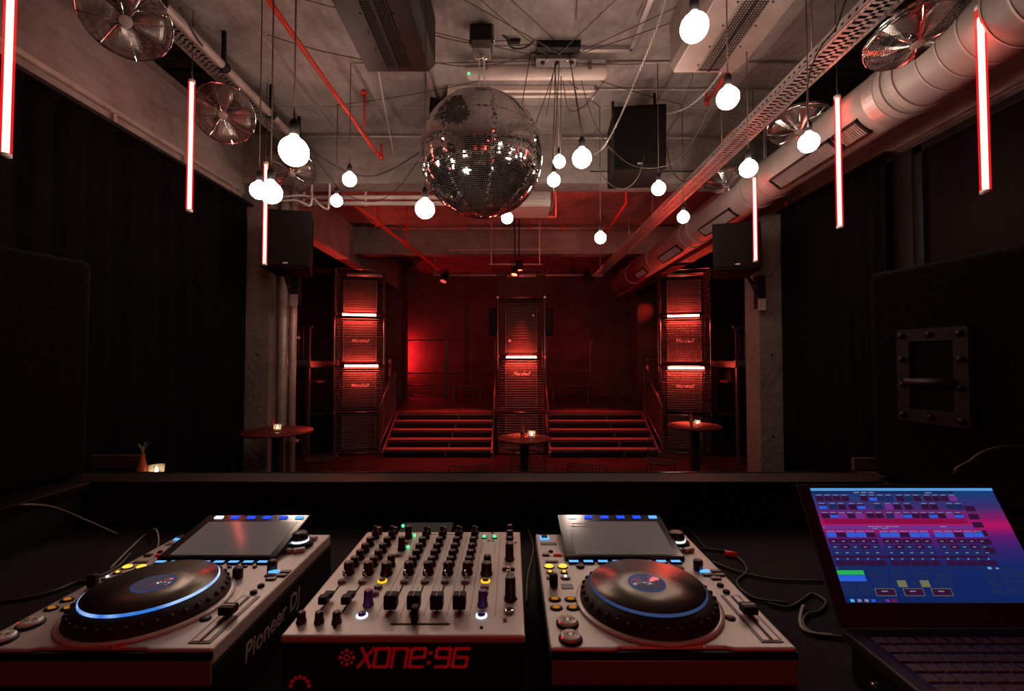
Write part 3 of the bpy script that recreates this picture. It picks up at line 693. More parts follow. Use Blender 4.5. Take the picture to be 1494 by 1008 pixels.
cord(smooth_pts([P(1234, 0, 2.6), P(1220, 40, 2.65), P(1200, 65, 2.7), P(1185, 95, 2.75), P(1178, 130, 2.8), P(1179, 185, 2.9)], 6), 'dark cord hanging over the cable tray down to a globe bulb', .005, M_cable)
cord(smooth_pts([P(1108, 168, 4.2), P(1082, 182, 4.3), P(1065, 194, 4.4), P(1052, 208, 4.45)], 5), 'orange cable lying on the edge of the cable tray', .007, M_orange)
cord(smooth_pts([P(262, 12, 3.0), P(278, 40, 3.2), P(290, 60, 3.4), P(308, 80, 3.6), P(330, 98, 3.9), P(345, 128, 4.2)], 6), 'black cable tied along the grey pipe above the fans', .008, M_cable)
for k, (xa, ya, xb, yb, Y) in enumerate(((775, 72, 762, 150, 4.1), (811, 70, 806, 250, 4.2), (819, 70, 818, 228, 4.5), (813, 70, 797, 170, 4.3), (828, 68, 852, 205, 3.5))):
    cord(sag(P(xa, ya, 4.0), P(xb, yb, Y), 0, 3), ('short slanting cord dropping from the junction box toward the ball', 'straight cord dropping from the box to the lower bulb of the pair',
      'straight cord dropping from the box to the upper bulb of the pair', 'slanting cord from the box passing right of the ball', 'slanting cord from the box to the larger bulb beside the ball')[k])

# ------------------------------------------------------------------ red light tubes
def red_tube(px, py0, py1, Y, label):
    a = P(px[0], py0, Y); bpt = P(px[1], py1, Y); x, y = (a.x+bpt.x)/2, Y
    t = thing('red_light_tube', label, 'light tube', (x, y, bpt.z))
    q = MB(); q.cyl((x, y, bpt.z+.012), (x, y, a.z-.012), .0135, 14); q.build('light_core', E_tube, t)
    q = MB(); q.lathe([(.0235, bpt.z+.008), (.0235, a.z-.008)], 18, (x, y, 0), None, False, False); q.build('sleeve', M_tubeglass, t)
    for z0, z1 in ((bpt.z, bpt.z+.016), (a.z-.016, a.z+.006)):
        q = MB(); q.cyl((x, y, z0), (x, y, z1), .024, 16); q.build('end_cap', M_white, t)
    q = MB(); q.tube([(x, y, a.z), (x+.004, y, a.z+.03), (x-.004, y, a.z+.06), (x, y, a.z+.08)], .005, 6); q.build('hook', M_wire, t)
    q = MB(); q.tube([(x, y, a.z+.08), (x, y, 4.69 if abs(x) < 2.84 else 4.9)], .003, 5); q.build('wire', M_cable, t)
    return t
red_tube((16, 9), -62, 229, 2.21, 'nearest red light tube, in front of the long curtain')
red_tube((279, 277), 118, 309, 3.50, 'red light tube hanging beside the second fan on the curtain wall')
red_tube((387, 387), 238, 387, 4.43, 'short red light tube in front of the speaker on the left pillar')
red_tube((1431, 1437), 10, 282, 2.44, 'red light tube in front of the dark window and thick duct')
red_tube((1222, 1225), 141, 333, 3.44, 'red light tube before the duct grille and the short curtain')
red_tube((1101, 1102), 258, 382, 4.6, 'small red light tube beside the speaker on the pillar under the duct')

# ------------------------------------------------------------------ fans
M_blade = mat('fan_blade', (.62, .57, .54), .28, metal=.8)
def make_fan(label):
    t = thing('wall_fan', label, 'fan', (0,0,0), 'steel cage fans under the ceiling')
    Rr = .25                                                            # local: axis +z is the blowing side
    def guard(zs, z1, name):
        q = MB()
        for i in range(24):
            f = (i+1)/24.0; r = .035+(Rr-.035)*f; z = zs+z1*(1-f**2.2)
            q.tube([(r*math.cos(2*PI*k/36), r*math.sin(2*PI*k/36), z) for k in range(36)], .0021, 3, closed=True, smooth=False)
        for k in range(8):
            a = 2*PI*k/8+.2; pts = []
            for j in range(7):
                f = j/6.0; r = .03+(Rr-.03)*f; pts.append((r*math.cos(a), r*math.sin(a), zs+z1*(1-f**2.2)))
            q.tube(pts, .0034, 4)
        return q.build(name, M_chrome, t, kind='stuff', local=True)
    guard(.02, .055, 'front_guard'); guard(-.02, -.055, 'back_guard')
    q = MB(); q.tube([(Rr*math.cos(2*PI*k/40), Rr*math.sin(2*PI*k/40), 0) for k in range(40)], .006, 8, closed=True); q.ring((0,0,0), Rr-.004, Rr-.001, -.022, .022, 40); q.build('rim', M_chrome, t, local=True)
    q = MB(); q.lathe([(.038, 0), (.038, .006), (.03, .010)], 20, (0,0,.072)); q.build('badge', M_galv, t, local=True)
    q = MB(); q.lathe([(.035, -.025), (.035, .02), (.02, .03)], 18); q.build('hub', M_chrome, t, local=True)
    for k in range(4):
        a0 = PI/2*k; vs = []; nr, na = 6, 6
        for i in range(nr):
            r = .03+.185*i/(nr-1); half = .34+.22*math.sin(PI*(.2+.7*i/(nr-1)))
            for j in range(na):
                u = -1+2*j/(na-1); a = a0+half*u; vs.append((r*math.cos(a), r*math.sin(a), -.022*u*(1-.3*i/nr)))
        q = MB(); q.add(vs, [(i*na+j, i*na+j+1, (i+1)*na+j+1, (i+1)*na+j) for i in range(nr-1) for j in range(na-1)], True)
        o = q.build('blade', M_blade, t, local=True); md = o.modifiers.new('thick', 'SOLIDIFY'); md.thickness = .002
    q = MB(); q.lathe([(.05, -.15), (.06, -.14), (.06, -.075), (.045, -.06)], 20); q.build('motor', M_galv, t, local=True)
    return t
def place_fan(t, px, py, Y, nrm, hook):
    c = P(px, py, Y); t.location = c
    qn = Vector(nrm).normalized().to_track_quat('Z', 'Y'); t.rotation_mode = 'QUATERNION'; t.rotation_quaternion = qn
    Mi = (Matrix.Translation(c) @ qn.to_matrix().to_4x4()).inverted()
    q = MB(); m0 = Mi @ Vector(hook); q.tube([(0,0,-.14), (0,.02,-.17), m0*.55+V(0,0,-.08), m0], .011, 8, M=None); q.build('mounting_arm', M_chrome, t, local=True)
    return t
fan0 = make_fan('big steel cage fan at the top beside the nearest red tube')
fans = [fan0]
for lb in ('steel cage fan on a bent arm behind the second red tube', 'small far steel cage fan behind the biggest globe bulb',
           'flat hanging steel cage fan over the seamed part of the thick duct', 'steel cage fan below the cable tray beside the duct grille', 'small far steel cage fan over the duct near the pillar'):
    fans.append(clone(fan0, (0,0,0), lb))
place_fan(fans[0], 184, 26, 2.95, (.42, -.55, -.72), (-2.42, 3.2, 4.40))
place_fan(fans[1], 327, 166, 4.05, (.30, -.75, -.58), (-2.42, 4.0, 4.40))
place_fan(fans[2], 426, 248, 5.1, (.25, -.55, -.8), (-2.42, 5.3, 4.40))
place_fan(fans[3], 1333, 50, 2.70, (.10, -.22, -.97), (2.25, 2.75, 4.06))
place_fan(fans[4], 1166, 182, 3.95, (-.08, -.22, -.97), (2.2, 4.05, 4.03))
place_fan(fans[5], 1060, 264, 5.25, (-.05, -.12, -.99), (2.22, 5.3, 4.03))

# ------------------------------------------------------------------ loudspeakers of the hall
def box_speaker(c, wd, dp, ht, rz, tilt, label, wedge=0, arm=None, badge=True):
    t = thing('hung_speaker', label, 'loudspeaker', c)
    Mt = Matrix.Translation(c) @ Matrix.Rotation(rz, 4, 'Z') @ Matrix.Rotation(tilt, 4, 'X')
    q = MB(); q.prism([(-wd/2, -dp/2), (wd/2, -dp/2), (wd/2-wedge, dp/2), (-wd/2+wedge, dp/2)], 0, ht, Mt); q.build('cabinet', M_speaker, t, .012)
    q = MB(); q.box(-wd/2+.02, wd/2-.02, -dp/2-.012, -dp/2+.002, .03, ht-.03, Mt); g = q.build('front_grille', M_speaker, t, .004)
    if badge:
        q = MB(); q.box(-.025, .025, -dp/2-.016, -dp/2-.010, .045, .062, Mt); q.build('badge', M_greyprint, g)
    if arm:
        q = MB()
        for a_ in arm: q.tube(a_, .014, 8)
        q.build('bracket', M_blackmetal, t)
    return t
c = P(424, 398, 5.15)
box_speaker((c.x, c.y, c.z), .50, .42, .66, R(12), R(-4), 'black loudspeaker fixed to the pillar behind a short red tube', .06, [[(-2.62, 5.2, c.z+.02), (-2.75, 5.6, c.z-.15)], [(-2.6, 5.22, c.z), (-2.7, 5.68, c.z-.3)]])
c = P(1071, 400, 5.2)
box_speaker((c.x, c.y, c.z), .50, .42, .54, R(-16), R(-5), 'black loudspeaker fixed to the pillar under the duct', .06, [[(2.7, 5.3, c.z+.05), (3.1, 5.62, c.z-.15)], [(2.75, 5.3, c.z), (3.12, 5.65, c.z-.3)]])
for x, z0, z1, lb in ((-2.62, 2.6, 2.95, 'small black cable box hanging under the left pillar speaker'), (3.0, 2.55, 2.95, 'small black cable box hanging under the right pillar speaker')):
    q = MB(); q.box(x-.05, x+.05, 5.45, 5.54, z0, z1); o = q.build('cable_box', M_black, None, .006); tag(o, lb, 'cable box')
    p_ = MB(); p_.box(x-.045, x+.045, 5.44, 5.45, z0-.02, z0+.12); p_.build('plate', M_galv, o)
c = P(926, 262, 4.70)
box_speaker((c.x, c.y, c.z), .50, .62, .62, R(-6), R(4), 'large black loudspeaker hung from the ceiling right of the ball', .0, [[(c.x-.2, c.y+.1, 4.40), (c.x-.2, c.y+.1, 4.70)], [(c.x+.2, c.y-.05, 4.40), (c.x+.2, c.y-.05, 4.70)]])
c = P(656, 255, 4.85)
box_speaker((c.x, c.y, c.z), .56, .50, .66, R(20), R(12), 'black loudspeaker hung from the ceiling mostly behind the ball', .08, [[(c.x-.2, c.y, 4.40), (c.x-.2, c.y, 4.70)], [(c.x+.2, c.y, 4.40), (c.x+.2, c.y, 4.70)]])

# ------------------------------------------------------------------ air conditioner under the bay behind the ball
c = V(.32, 6.3, 4.02)
t = thing('air_conditioner', 'white ceiling air conditioner with louvres, half behind the mirror ball', 'air conditioner', (c.x, c.y, c.z))
q = MB(); q.box(c.x-.72, c.x+.22, c.y-.05, c.y+.5, c.z+.04, c.z+.62); q.build('casing', M_white, t, .015)
for k in range(4):
    q = MB(); q.box(c.x-.66, c.x+.14, c.y-.08, c.y-.02, c.z+.05+k*.045, c.z+.075+k*.045); q.build('louvre', M_white, t)
for x in (-.6, .1):
    q = MB(); q.cyl((c.x+x, c.y+.25, c.z+.6), (c.x+x, c.y+.25, 4.705), .008, 6); q.build('hanger_rod', M_tray, t)
t = MB(); t.cyl((-.3, 7.3, 4.24), (.72, 7.3, 4.24), .02, 10); t.box(.7, .72, 7.29, 7.31, 4.24, 4.7); t.box(-.3, -.28, 7.29, 7.31, 4.24, 4.7); o = t.build('lamp_bar', M_pipe); tag(o, 'short pale bar under the stage bay just below the ball', 'bar')

# ------------------------------------------------------------------ stage platform and stairs
ZP = .74; SY = 9.05; TD = .28; RI = ZP/5
t = thing('stage_platform', 'dark raised stage floor at the top of the two stairs', 'stage', (.3, 12.4, 0))
q = MB(); q.box(-4.6, 5.0, 10.19, 14.59, ZP-.06, ZP); q.build('deck', M_stagefloor, t)
q = MB(); q.box(-4.6, 5.0, 10.6, 10.64, 0, ZP-.06); q.build('skirt', M_black, t)
def stair(xa, xb, label, side):
    t = thing('stage_stair', label, 'stair', ((xa+xb)/2, SY+.5, 0))
    for k in range(5):
        y = SY+TD*k; z = RI*(k+1)
        sh = .055*k*(1 if side < 0 else 0); sh2 = .03*k*(1 if side > 0 else 0)
        q = MB(); q.box(xa, xb, y, y+TD+.02 if k < 4 else y+.09, z-.035, z); tr = q.build('tread', M_tread, t, .004)
        q = MB(); q.box(xa, xb, y-.012, y+.006, z-.05, z+.003); q.build('nosing', M_rail, tr)
        q = MB(); x = xa+.02                                            # slotted riser grating
        while x < xb-.03:
            q.box(x, x+.022, y+.10, y+.106, z-RI+.005, z-.04); x += .045
        q.box(xa, xb, y+.10, y+.108, z-.06, z-.045); q.box(xa, xb, y+.10, y+.108, z-RI+.03, z-RI+.042)
        q.build('riser_grating', M_rail, t, kind='stuff')
        xm = (xa+xb)/2+.28+(.03*(4-k)*(-1 if side < 0 else 1))
        q = MB(); q.box(xm-.05, xm+.05, y+.02, y+.06, z-.06, z-.036); q.box(xm-.018, xm+.018, y+.02, y+.05, z-RI, z-.05); q.build('tread_support', M_tread, t)
    for x in (xa, xb):
        q = MB(); Mx = Matrix(((0,0,1,0),(1,0,0,0),(0,1,0,0),(0,0,0,1)))
        q.prism([(SY-.05, 0), (SY+.25, 0), (10.25, ZP-.16), (10.25, ZP+.0), (10.1, ZP+.0), (SY-.05, RI*.7)], x-.015, x+.015, Mx); q.build('stringer', M_rail, t)
    q = MB(); n = int((xb-xa)/.05)
    for i in range(n): q.box(xa+.02+i*.05, xa+.048+i*.05, 10.145, 10.165, ZP-.05, ZP-.018)
    q.build('edge_perforation', M_wire, t, kind='stuff')
    return t
stair(-2.55, -.40, 'wide metal stage stair between the left amp tower and the middle tower', -1)
stair(.75, 2.90, 'wide metal stage stair between the middle tower and the right amp tower', 1)
def wiremesh(mb, p0, ux, uz, wx, wz, dx, dz, r):
    """square wire mesh: verticals every dx, horizontals every dz"""
    p0 = Vector(p0); ux = Vector(ux).normalized(); uz = Vector(uz).normalized()
    n = max(1, round(wx/dx)); m = max(1, round(wz/dz))
    for i in range(n+1): a = p0+ux*(wx*i/n); mb.tube([a, a+uz*wz], r, 3, caps=False, smooth=False)
    for i in range(m+1): a = p0+uz*(wz*i/m); mb.tube([a, a+ux*wx], r*1.5, 3, caps=False, smooth=False)
    return mb
# hand rails of the stairs
def handrail(x, sgn, label):
    t = thing('stair_rail', label, 'railing', (x, 9.7, 0))
    z1 = ZP+1.0
    q = MB(); q.box(x-.025, x+.025, SY-.05, SY, 0, 1.0); q.build('post', M_rail, t)
    q = MB(); q.box(x-.03, x+.03, 10.2, 10.26, ZP, z1); q.build('post', M_rail, t)
    q = MB(); q.tube([(x, SY-.02, .98), (x, 10.23, z1)], .028, 8); q.build('top_rail', M_rail, t)
    q = MB(); q.tube([(x, SY-.02, .22), (x, 10.23, ZP+.05)], .02, 6); q.build('lower_rail', M_rail, t)
    q = MB()
    for i in range(30):
        f = i/29; y = SY+(10.2-SY)*f; q.tube([(x, y, .22+(ZP-.17)*f), (x, y, .98+(z1-.98)*f)], .003, 3, caps=False, smooth=False)
    for i in range(14):
        g = i/13; q.tube([(x, SY, .22+.76*g), (x, 10.2, ZP+.05+.95*g)], .003, 3, caps=False, smooth=False)
    q.build('infill_mesh', M_rail, t, kind='stuff')
    return t
handrail(-2.62, -1, 'stair railing with wire mesh beside the left amp tower')
handrail(2.98, 1, 'stair railing with wire mesh beside the right amp tower')
def midpost(x, label):
    t = thing('stair_rail', label, 'railing', (x, 9.7, 0))
    q = MB(); q.box(x-.02, x+.02, 10.2, 10.24, ZP, ZP+.92); q.build('post', M_rail, t)
    q = MB(); q.box(x-.02, x+.02, SY-.03, SY+.01, 0, .9); q.build('post', M_rail, t)
    q = MB(); q.tube([(x, SY-.01, .9), (x, 10.22, ZP+.92)], .022, 8); q.build('top_rail', M_rail, t)
midpost(-.36, 'single stair rail close on the left of the middle tower')
midpost(.72, 'single stair rail close on the right of the middle tower')
# fences on the stage
def fence(pts, label, z0=ZP, h=1.12, mesh=True, mid=True):
    a, b_ = Vector(pts[0]), Vector(pts[1]); L = (b_-a).length; u = (b_-a).normalized()
    t = thing('stage_railing', label, 'railing', ((a.x+b_.x)/2, (a.y+b_.y)/2, z0))
    n = max(1, round(L/1.1))
    for i in range(n+1):
        p = a+u*(L*i/n); q = MB(); q.box(p.x-.03, p.x+.03, p.y-.03, p.y+.03, z0, z0+h); q.build('post', M_rail, t)
    for z in ((h, .78, .42, .12) if mid else (h, .5)):
        q = MB(); q.tube([(a.x, a.y, z0+z), (b_.x, b_.y, z0+z)], .02, 6); q.build('rail', M_rail, t)
    if mesh:
        q = MB(); wiremesh(q, (a.x, a.y, z0+.12), u, (0,0,1), L, .66, .07, .07, .0035); q.build('infill_mesh', M_rail, t, kind='stuff')
    return t
fence([(-3.1, 13.4, 0), (-1.95, 13.4, 0)], 'mesh railing before the glowing red back wall on the left', h=1.75)
fence([(-1.9, 13.4, 0), (-.5, 13.4, 0)], 'dark open railing at the back of the stage left of the middle tower', mesh=False, h=1.75)
fence([(1.0, 13.4, 0), (2.3, 13.4, 0)], 'dark open railing at the back of the stage right of the middle tower', mesh=False, h=1.75)
fence([(-4.2, 10.3, 0), (-2.75, 10.3, 0)], 'mesh railing on the stage edge behind the left amp tower', h=1.2)
fence([(3.05, 10.3, 0), (4.6, 10.3, 0)], 'mesh railing on the stage edge behind the right amp tower', h=1.2)
def bench(x0, x1, y, label):
    t = thing('bench', label, 'bench', ((x0+x1)/2, y, ZP))
    q = MB(); q.box(x0, x1, y-.2, y+.2, ZP+.42, ZP+.47); q.build('seat', M_wood, t, .006)
    for x in (x0+.12, x1-.16):
        q = MB(); q.box(x, x+.05, y-.17, y+.17, ZP, ZP+.42); q.build('leg', M_rail, t)
bench(-1.75, -.75, 12.9, 'long bench on the stage left of the middle tower')
bench(1.0, 2.25, 12.9, 'long bench on the stage right of the middle tower')
# red par cans: the visible stage lamps, then cans added to carry the washes
def par(c, d, label, r=.085, L=.20, mount=None, lens=None):
    d = Vector(d).normalized(); c = Vector(c)
    t = thing('stage_lamp', label, 'stage lamp', c)
    q = MB(); q.tube([c-d*L, c-d*L*.8, c, c+d*.03], [r*.55, r*.8, r, r], 16); q.build('can', M_black, t)
    q = MB(); q.cyl(c+d*.031, c+d*.036, r*.82, 16); q.build('lens', lens or E_red, t)
    s_ = d.cross(V(0,0,1)).normalized()*r*1.15
    q = MB(); q.tube([c-d*L*.4+s_, c-d*L*.4+s_+V(0,0,.17), c-d*L*.4-s_+V(0,0,.17), c-d*L*.4-s_], .008, 6)
    if mount is not None: q.tube([c-d*L*.4+V(0,0,.17), Vector(mount)], .012, 6)
    q.build('yoke', M_black, t)
    return t
def at_px(px, py, Y): return P(px, py, Y)
c = P(757, 384, 8.2); par((.14, 8.9, 3.72), (0, .05, -1), 'upper lit red lamp above the middle tower', .075, .16, (.14, 8.9, 4.70))
par((.05, 8.86, 3.62), (-.15, -.25, -1), 'lower lit red lamp above the middle tower', .07, .15, (.05, 8.9, 4.70))
q = MB(); q.box(-.42, -.40, 8.97, 8.99, 3.82, 4.70); q.box(.54, .56, 8.97, 8.99, 3.82, 4.70); q.tube([(-.46, 8.98, 3.82), (.60, 8.98, 3.82)], .018, 8); o = q.build('lamp_bar', M_pipe); tag(o, 'short lamp bar hanging over the middle tower', 'bar')
par((-1.49, 9.88, 3.66), (-.25, -.35, -.9), 'small stage lamp on the stage pipe left of the middle tower', .085, .2, (-1.44, 10.0, 3.79), E_dim)
par((1.68, 9.88, 3.66), (.25, -.2, -.9), 'small dark stage lamp right of the middle tower by the duct end', .10, .22, (1.68, 10.0, 3.79), M_blackgloss)

t = thing('added_wall_neon', 'added hidden vertical red neon washing the back wall at the left', 'neon light', (-3.42, 14.3, .74))  # neon added out of view as source of the red wall glow
q = MB(); q.cyl((-3.40, 14.25, 1.5), (-3.40, 14.25, 2.6), .05, 12); q.build('tube', E_wallneon, t)
q = MB(); q.box(-3.52, -3.45, 14.25, 14.35, .74, 2.7); q.build('holder', M_rail, t)
for x, y, lb in ((-.6, 6.2, 'added red floor wash lamp behind the front beam, ball side'), (1.6, 6.2, 'added red floor wash lamp behind the front beam, duct side')):  # unseen cans added to carry the red floor wash
    par((x, y, 4.60), (0, .2, -1), lb, .07, .10, (x, y, 4.70))
for x, lb in ((-1.2, 'added red wall wash lamp behind the stage beam, left of middle'), (1.6, 'added red wall wash lamp behind the stage beam, right of middle')):  # unseen cans added to redden the back wall
    par((x, 9.92, 4.36), (0, .9, -.4), lb, .07, .10, (x, 9.88, 4.70))
for c, tg, lb, up in (((-4.9, 10.4, 2.6), (-4.2, 9.0, 4.4), 'added red lamp can on the dark gallery behind the left amp tower', -1), ((4.9, 10.6, 2.6), (4.0, 9.4, 4.2), 'added red lamp can on the dark gallery behind the right amp tower', -1),
    ((.9, 6.4, 4.38), (1.2, 8.2, 4.6), 'added red lamp can behind the front beam aimed along the bay ceiling', 1), ((4.3, 12.2, 3.75), (3.1, 14.5, 2.6), 'added red lamp can high behind the right amp tower', 1),
    ((5.1, 8.7, 4.4), (3.75, 9.3, 3.62), 'added red lamp can under the aisle ceiling lighting the right tower top', 1), ((1.7, 12.6, 4.3), (1.75, 14.55, 1.7), 'added red lamp can over the stage bench on the duct side', 1)):
    dd = (V(*tg)-V(*c)).normalized(); cc = V(*c)-dd*.05  # cans added at wash spots that had no fixture
    par(cc, dd, lb, .06, .10, (cc.x, cc.y, 4.70 if up > 0 else 1.90), M_blackgloss)
# ------------------------------------------------------------------ amp towers
def amp(Mt, z, ht, t, logo=True, wd=.70, dp=.34):
    """guitar cabinet standing at height z inside a cage; returns nothing"""
    a = thing('guitar_cabinet', '', 'guitar cabinet', Mt @ V(0, 0, z))
    q = MB(); q.box(-wd/2, wd/2, -dp/2, dp/2, z, z+ht, Mt); q.build('cabinet', M_tolex, a, .012)
    q = MB(); q.box(-wd/2+.03, wd/2-.03, -dp/2-.008, -dp/2+.002, z+.03, z+ht-.03, Mt); q.build('grille_cloth', M_grillcloth, a)
    for x0, x1, z0, z1 in ((-wd/2+.02, wd/2-.02, z+.02, z+.032), (-wd/2+.02, wd/2-.02, z+ht-.032, z+ht-.02), (-wd/2+.02, -wd/2+.032, z+.02, z+ht-.02), (wd/2-.032, wd/2-.02, z+.02, z+ht-.02)):
        q = MB(); q.box(x0, x1, -dp/2-.014, -dp/2, z0, z1, Mt); q.build('piping', M_piping, a)
    if logo:
        text('Marshall', .105, .004, M_logo, a, Matrix.Translation(-ORG[a.name]) @ Mt @ Matrix.Translation((0, -dp/2-.016, z+ht*logo)) @ Matrix.Rotation(PI/2, 4, 'X'), 'lettering', .35, .002)
    return a
def neon(Mt, z, wd, t_label, lit=True, y=-.39, dx=0):
    c = Mt @ V(dx, y, z); t = thing('neon_tube', t_label, 'neon tube', c)
    q = MB(); q.cyl(Mt @ V(dx-wd/2+.02, y, z), Mt @ V(dx+wd/2-.02, y, z), .020 if lit else .035, 12); q.build('light_core' if lit else 'dark_tube', E_neon if lit else M_unit_light, t)
    if lit:
        q = MB(); q.tube([Mt @ V(dx-wd/2+.02, y, z), Mt @ V(dx+wd/2-.02, y, z)], .032, 14, caps=False); q.build('sleeve', M_neonglass, t)
    for s in (-1, 1):
        q = MB(); q.cyl(Mt @ V(dx+s*(wd/2-.025), y, z), Mt @ V(dx+s*(wd/2), y, z), .034, 12); q.build('end_cap', M_black, t)
        q = MB(); q.tube([Mt @ V(dx+s*(wd/2-.05), y, z), Mt @ V(dx+s*(wd/2-.05), -.34, z+.06)], .006, 5); q.build('clip', M_wire, t)
    return t
def cage(cx, cy_, rz, cuts, label, wd=.96, dp=.68, top=3.78, front_frames=(), dense=()):
    Mt = Matrix.Translation((cx, cy_, 0)) @ Matrix.Rotation(rz, 4, 'Z')
    t = thing('amp_cage', label, 'wire cage', (cx, cy_, 0))
    ux = Mt.to_3x3() @ V(1,0,0); uy = Mt.to_3x3() @ V(0,1,0); uz = V(0,0,1)
    for sx in (-1, 1):
        for sy in (-1, 1):
            q = MB(); q.cyl(Mt @ V(sx*wd/2, sy*dp/2, 0), Mt @ V(sx*wd/2, sy*dp/2, top), .013, 6); q.build('corner_post', M_wire, t)
    for z in [0.03]+list(cuts)+[top]:
        for a, b_ in (((-1,-1),(1,-1)), ((1,-1),(1,1)), ((1,1),(-1,1)), ((-1,1),(-1,-1))):
            q = MB(); q.tube([Mt @ V(a[0]*wd/2, a[1]*dp/2, z), Mt @ V(b_[0]*wd/2, b_[1]*dp/2, z)], .008, 5); q.build('frame_bar', M_wire, t)
    for z0, z1, dx, dz in front_frames:
        q = MB(); wiremesh(q, Mt @ V(-wd/2+.02, -dp/2, z0), ux, uz, wd-.04, z1-z0, dx, dz, .0042); q.build('front_mesh', M_mesh, t, kind='stuff')
    q = MB()
    wiremesh(q, Mt @ V(-wd/2, -dp/2, .03), uy, uz, dp, top-.03, .10, .10, .003); wiremesh(q, Mt @ V(wd/2, -dp/2, .03), uy, uz, dp, top-.03, .10, .10, .003)
    q.build('side_mesh', M_mesh, t, kind='stuff')
    q = MB(); q.box(-wd/2+.02, wd/2-.02, -dp/2+.05, dp/2, .03, .06, Mt); q.build('floor_panel', M_black, t)
    for z in cuts:
        q = MB(); q.box(-wd/2+.03, wd/2-.03, -dp/2+.12, dp/2, z-.02, z, Mt); q.build('shelf', M_black, t)
    for z in cuts:
        for s in (-1, 1):
            p = Mt @ V(s*wd/2, -dp/2-.01, z); q = MB(); q.cbox(p, (.035, .035, .05)); q.build('clamp', M_chrome, t)
    return t, Mt
FD = [(.06, .86, .30, .048), (.88, 1.75, .16, .046), (1.87, 2.76, .045, .052), (2.90, 3.74, .30, .05)]
cage(-3.20, 9.62, R(14), (.86, 1.80, 2.84), 'tall wire cage tower of guitar cabinets on the left of the stairs', front_frames=FD)
ML = Matrix.Translation((-3.20, 9.62, 0)) @ Matrix.Rotation(R(14), 4, 'Z')
for z, h, lg, lb in ((2.90, .70, 0, 'unmarked top guitar cabinet in the left tower'), (1.88, .84, .52, 'guitar cabinet with white script between two neon tubes in the left tower'), (.93, .74, .62, 'guitar cabinet with white script below the lower neon in the left tower'), (.08, .74, 0, 'bottom guitar cabinet standing on the floor in the left tower')):
    a = amp(ML, z, h, None, lg); a['label'] = lb
neon(ML, 2.84, .70, 'upper lit red neon in the left amp tower'); neon(ML, 1.80, .70, 'lower lit red neon in the left amp tower', dx=.05)
neon(ML, 3.66, .74, 'unlit neon tube at the top of the left amp tower', False, dx=.1)
FC = [(.06, 1.90, .30, .050), (2.03, 3.18, .05, .055), (3.24, 3.74, .045, .045)]
cage(.19, 9.62, 0, (.86, 1.97, 3.20), 'tall wire cage tower of guitar cabinets in the middle between the stairs', front_frames=FC)
MC = Matrix.Translation((.19, 9.62, 0))
for z, h, lg, lb in ((2.06, 1.0, 0, 'large plain guitar cabinet above the neon in the middle tower'), (.90, .98, .75, 'guitar cabinet with faint script below the neon in the middle tower'), (.08, .74, 0, 'bottom guitar cabinet behind the high table in the middle tower')):
    a = amp(MC, z, h, None, lg); a['label'] = lb
neon(MC, 1.98, .66, 'lit red neon in the middle amp tower'); neon(MC, 3.64, .64, 'unlit neon tube at the top of the middle amp tower', False)
FE = [(.06, .80, .30, .048), (.88, 1.75, .10, .048), (1.87, 2.76, .045, .05), (2.90, 3.74, .30, .05)]
cage(3.62, 9.62, R(-14), (.80, 1.80, 2.84), 'tall wire cage tower of guitar cabinets on the right of the stairs', front_frames=FE)
MR = Matrix.Translation((3.62, 9.62, 0)) @ Matrix.Rotation(R(-14), 4, 'Z')
for z, h, lg, lb in ((2.90, .70, 0, 'unmarked top guitar cabinet in the right tower'), (1.88, .84, .52, 'guitar cabinet with white script between two neon tubes in the right tower'), (.88, .80, .62, 'guitar cabinet with white script below the lower neon in the right tower'), (.08, .70, 0, 'bottom guitar cabinet behind the high table in the right tower')):
    a = amp(MR, z, h, None, lg); a['label'] = lb
neon(MR, 2.82, .66, 'upper lit red neon in the right amp tower', dx=-.04); neon(MR, 1.76, .74, 'lower lit red neon in the right amp tower')
neon(MR, 3.66, .74, 'unlit neon tube at the top of the right amp tower', False)
# white stickers on the middle tower
for px, py, s, lb in ((743.5, 497, .05, 'white square tag on the mesh of the middle tower'), (778, 460, .03, 'tiny white tag near the top of the middle tower')):
    c = P(px, py, 9.26); q = MB(); q.cbox(c, (s, .01, s)); o = q.build('sign_tag', M_logo, None, .002); tag(o, lb, 'tag')
for px, lb in ((721, 'black loudspeaker showing on the left behind the middle tower'), (799, 'black loudspeaker showing on the right behind the middle tower')):
    c = P(px, 470, 10.6); q = MB(); q.cbox(c, (.22, .35, .62)); o = q.build('hung_speaker', M_speaker, None, .02); tag(o, lb, 'loudspeaker'); q = MB(); q.cbox(c+V(0,-.18,0), (.17, .02, .55)); q.build('front_grille', M_black, o, .004)
    q = MB(); q.tube([c+V(0,0,.3), V(c.x, c.y, 4.7)], .012, 6); q.build('hanger', M_rail, o)

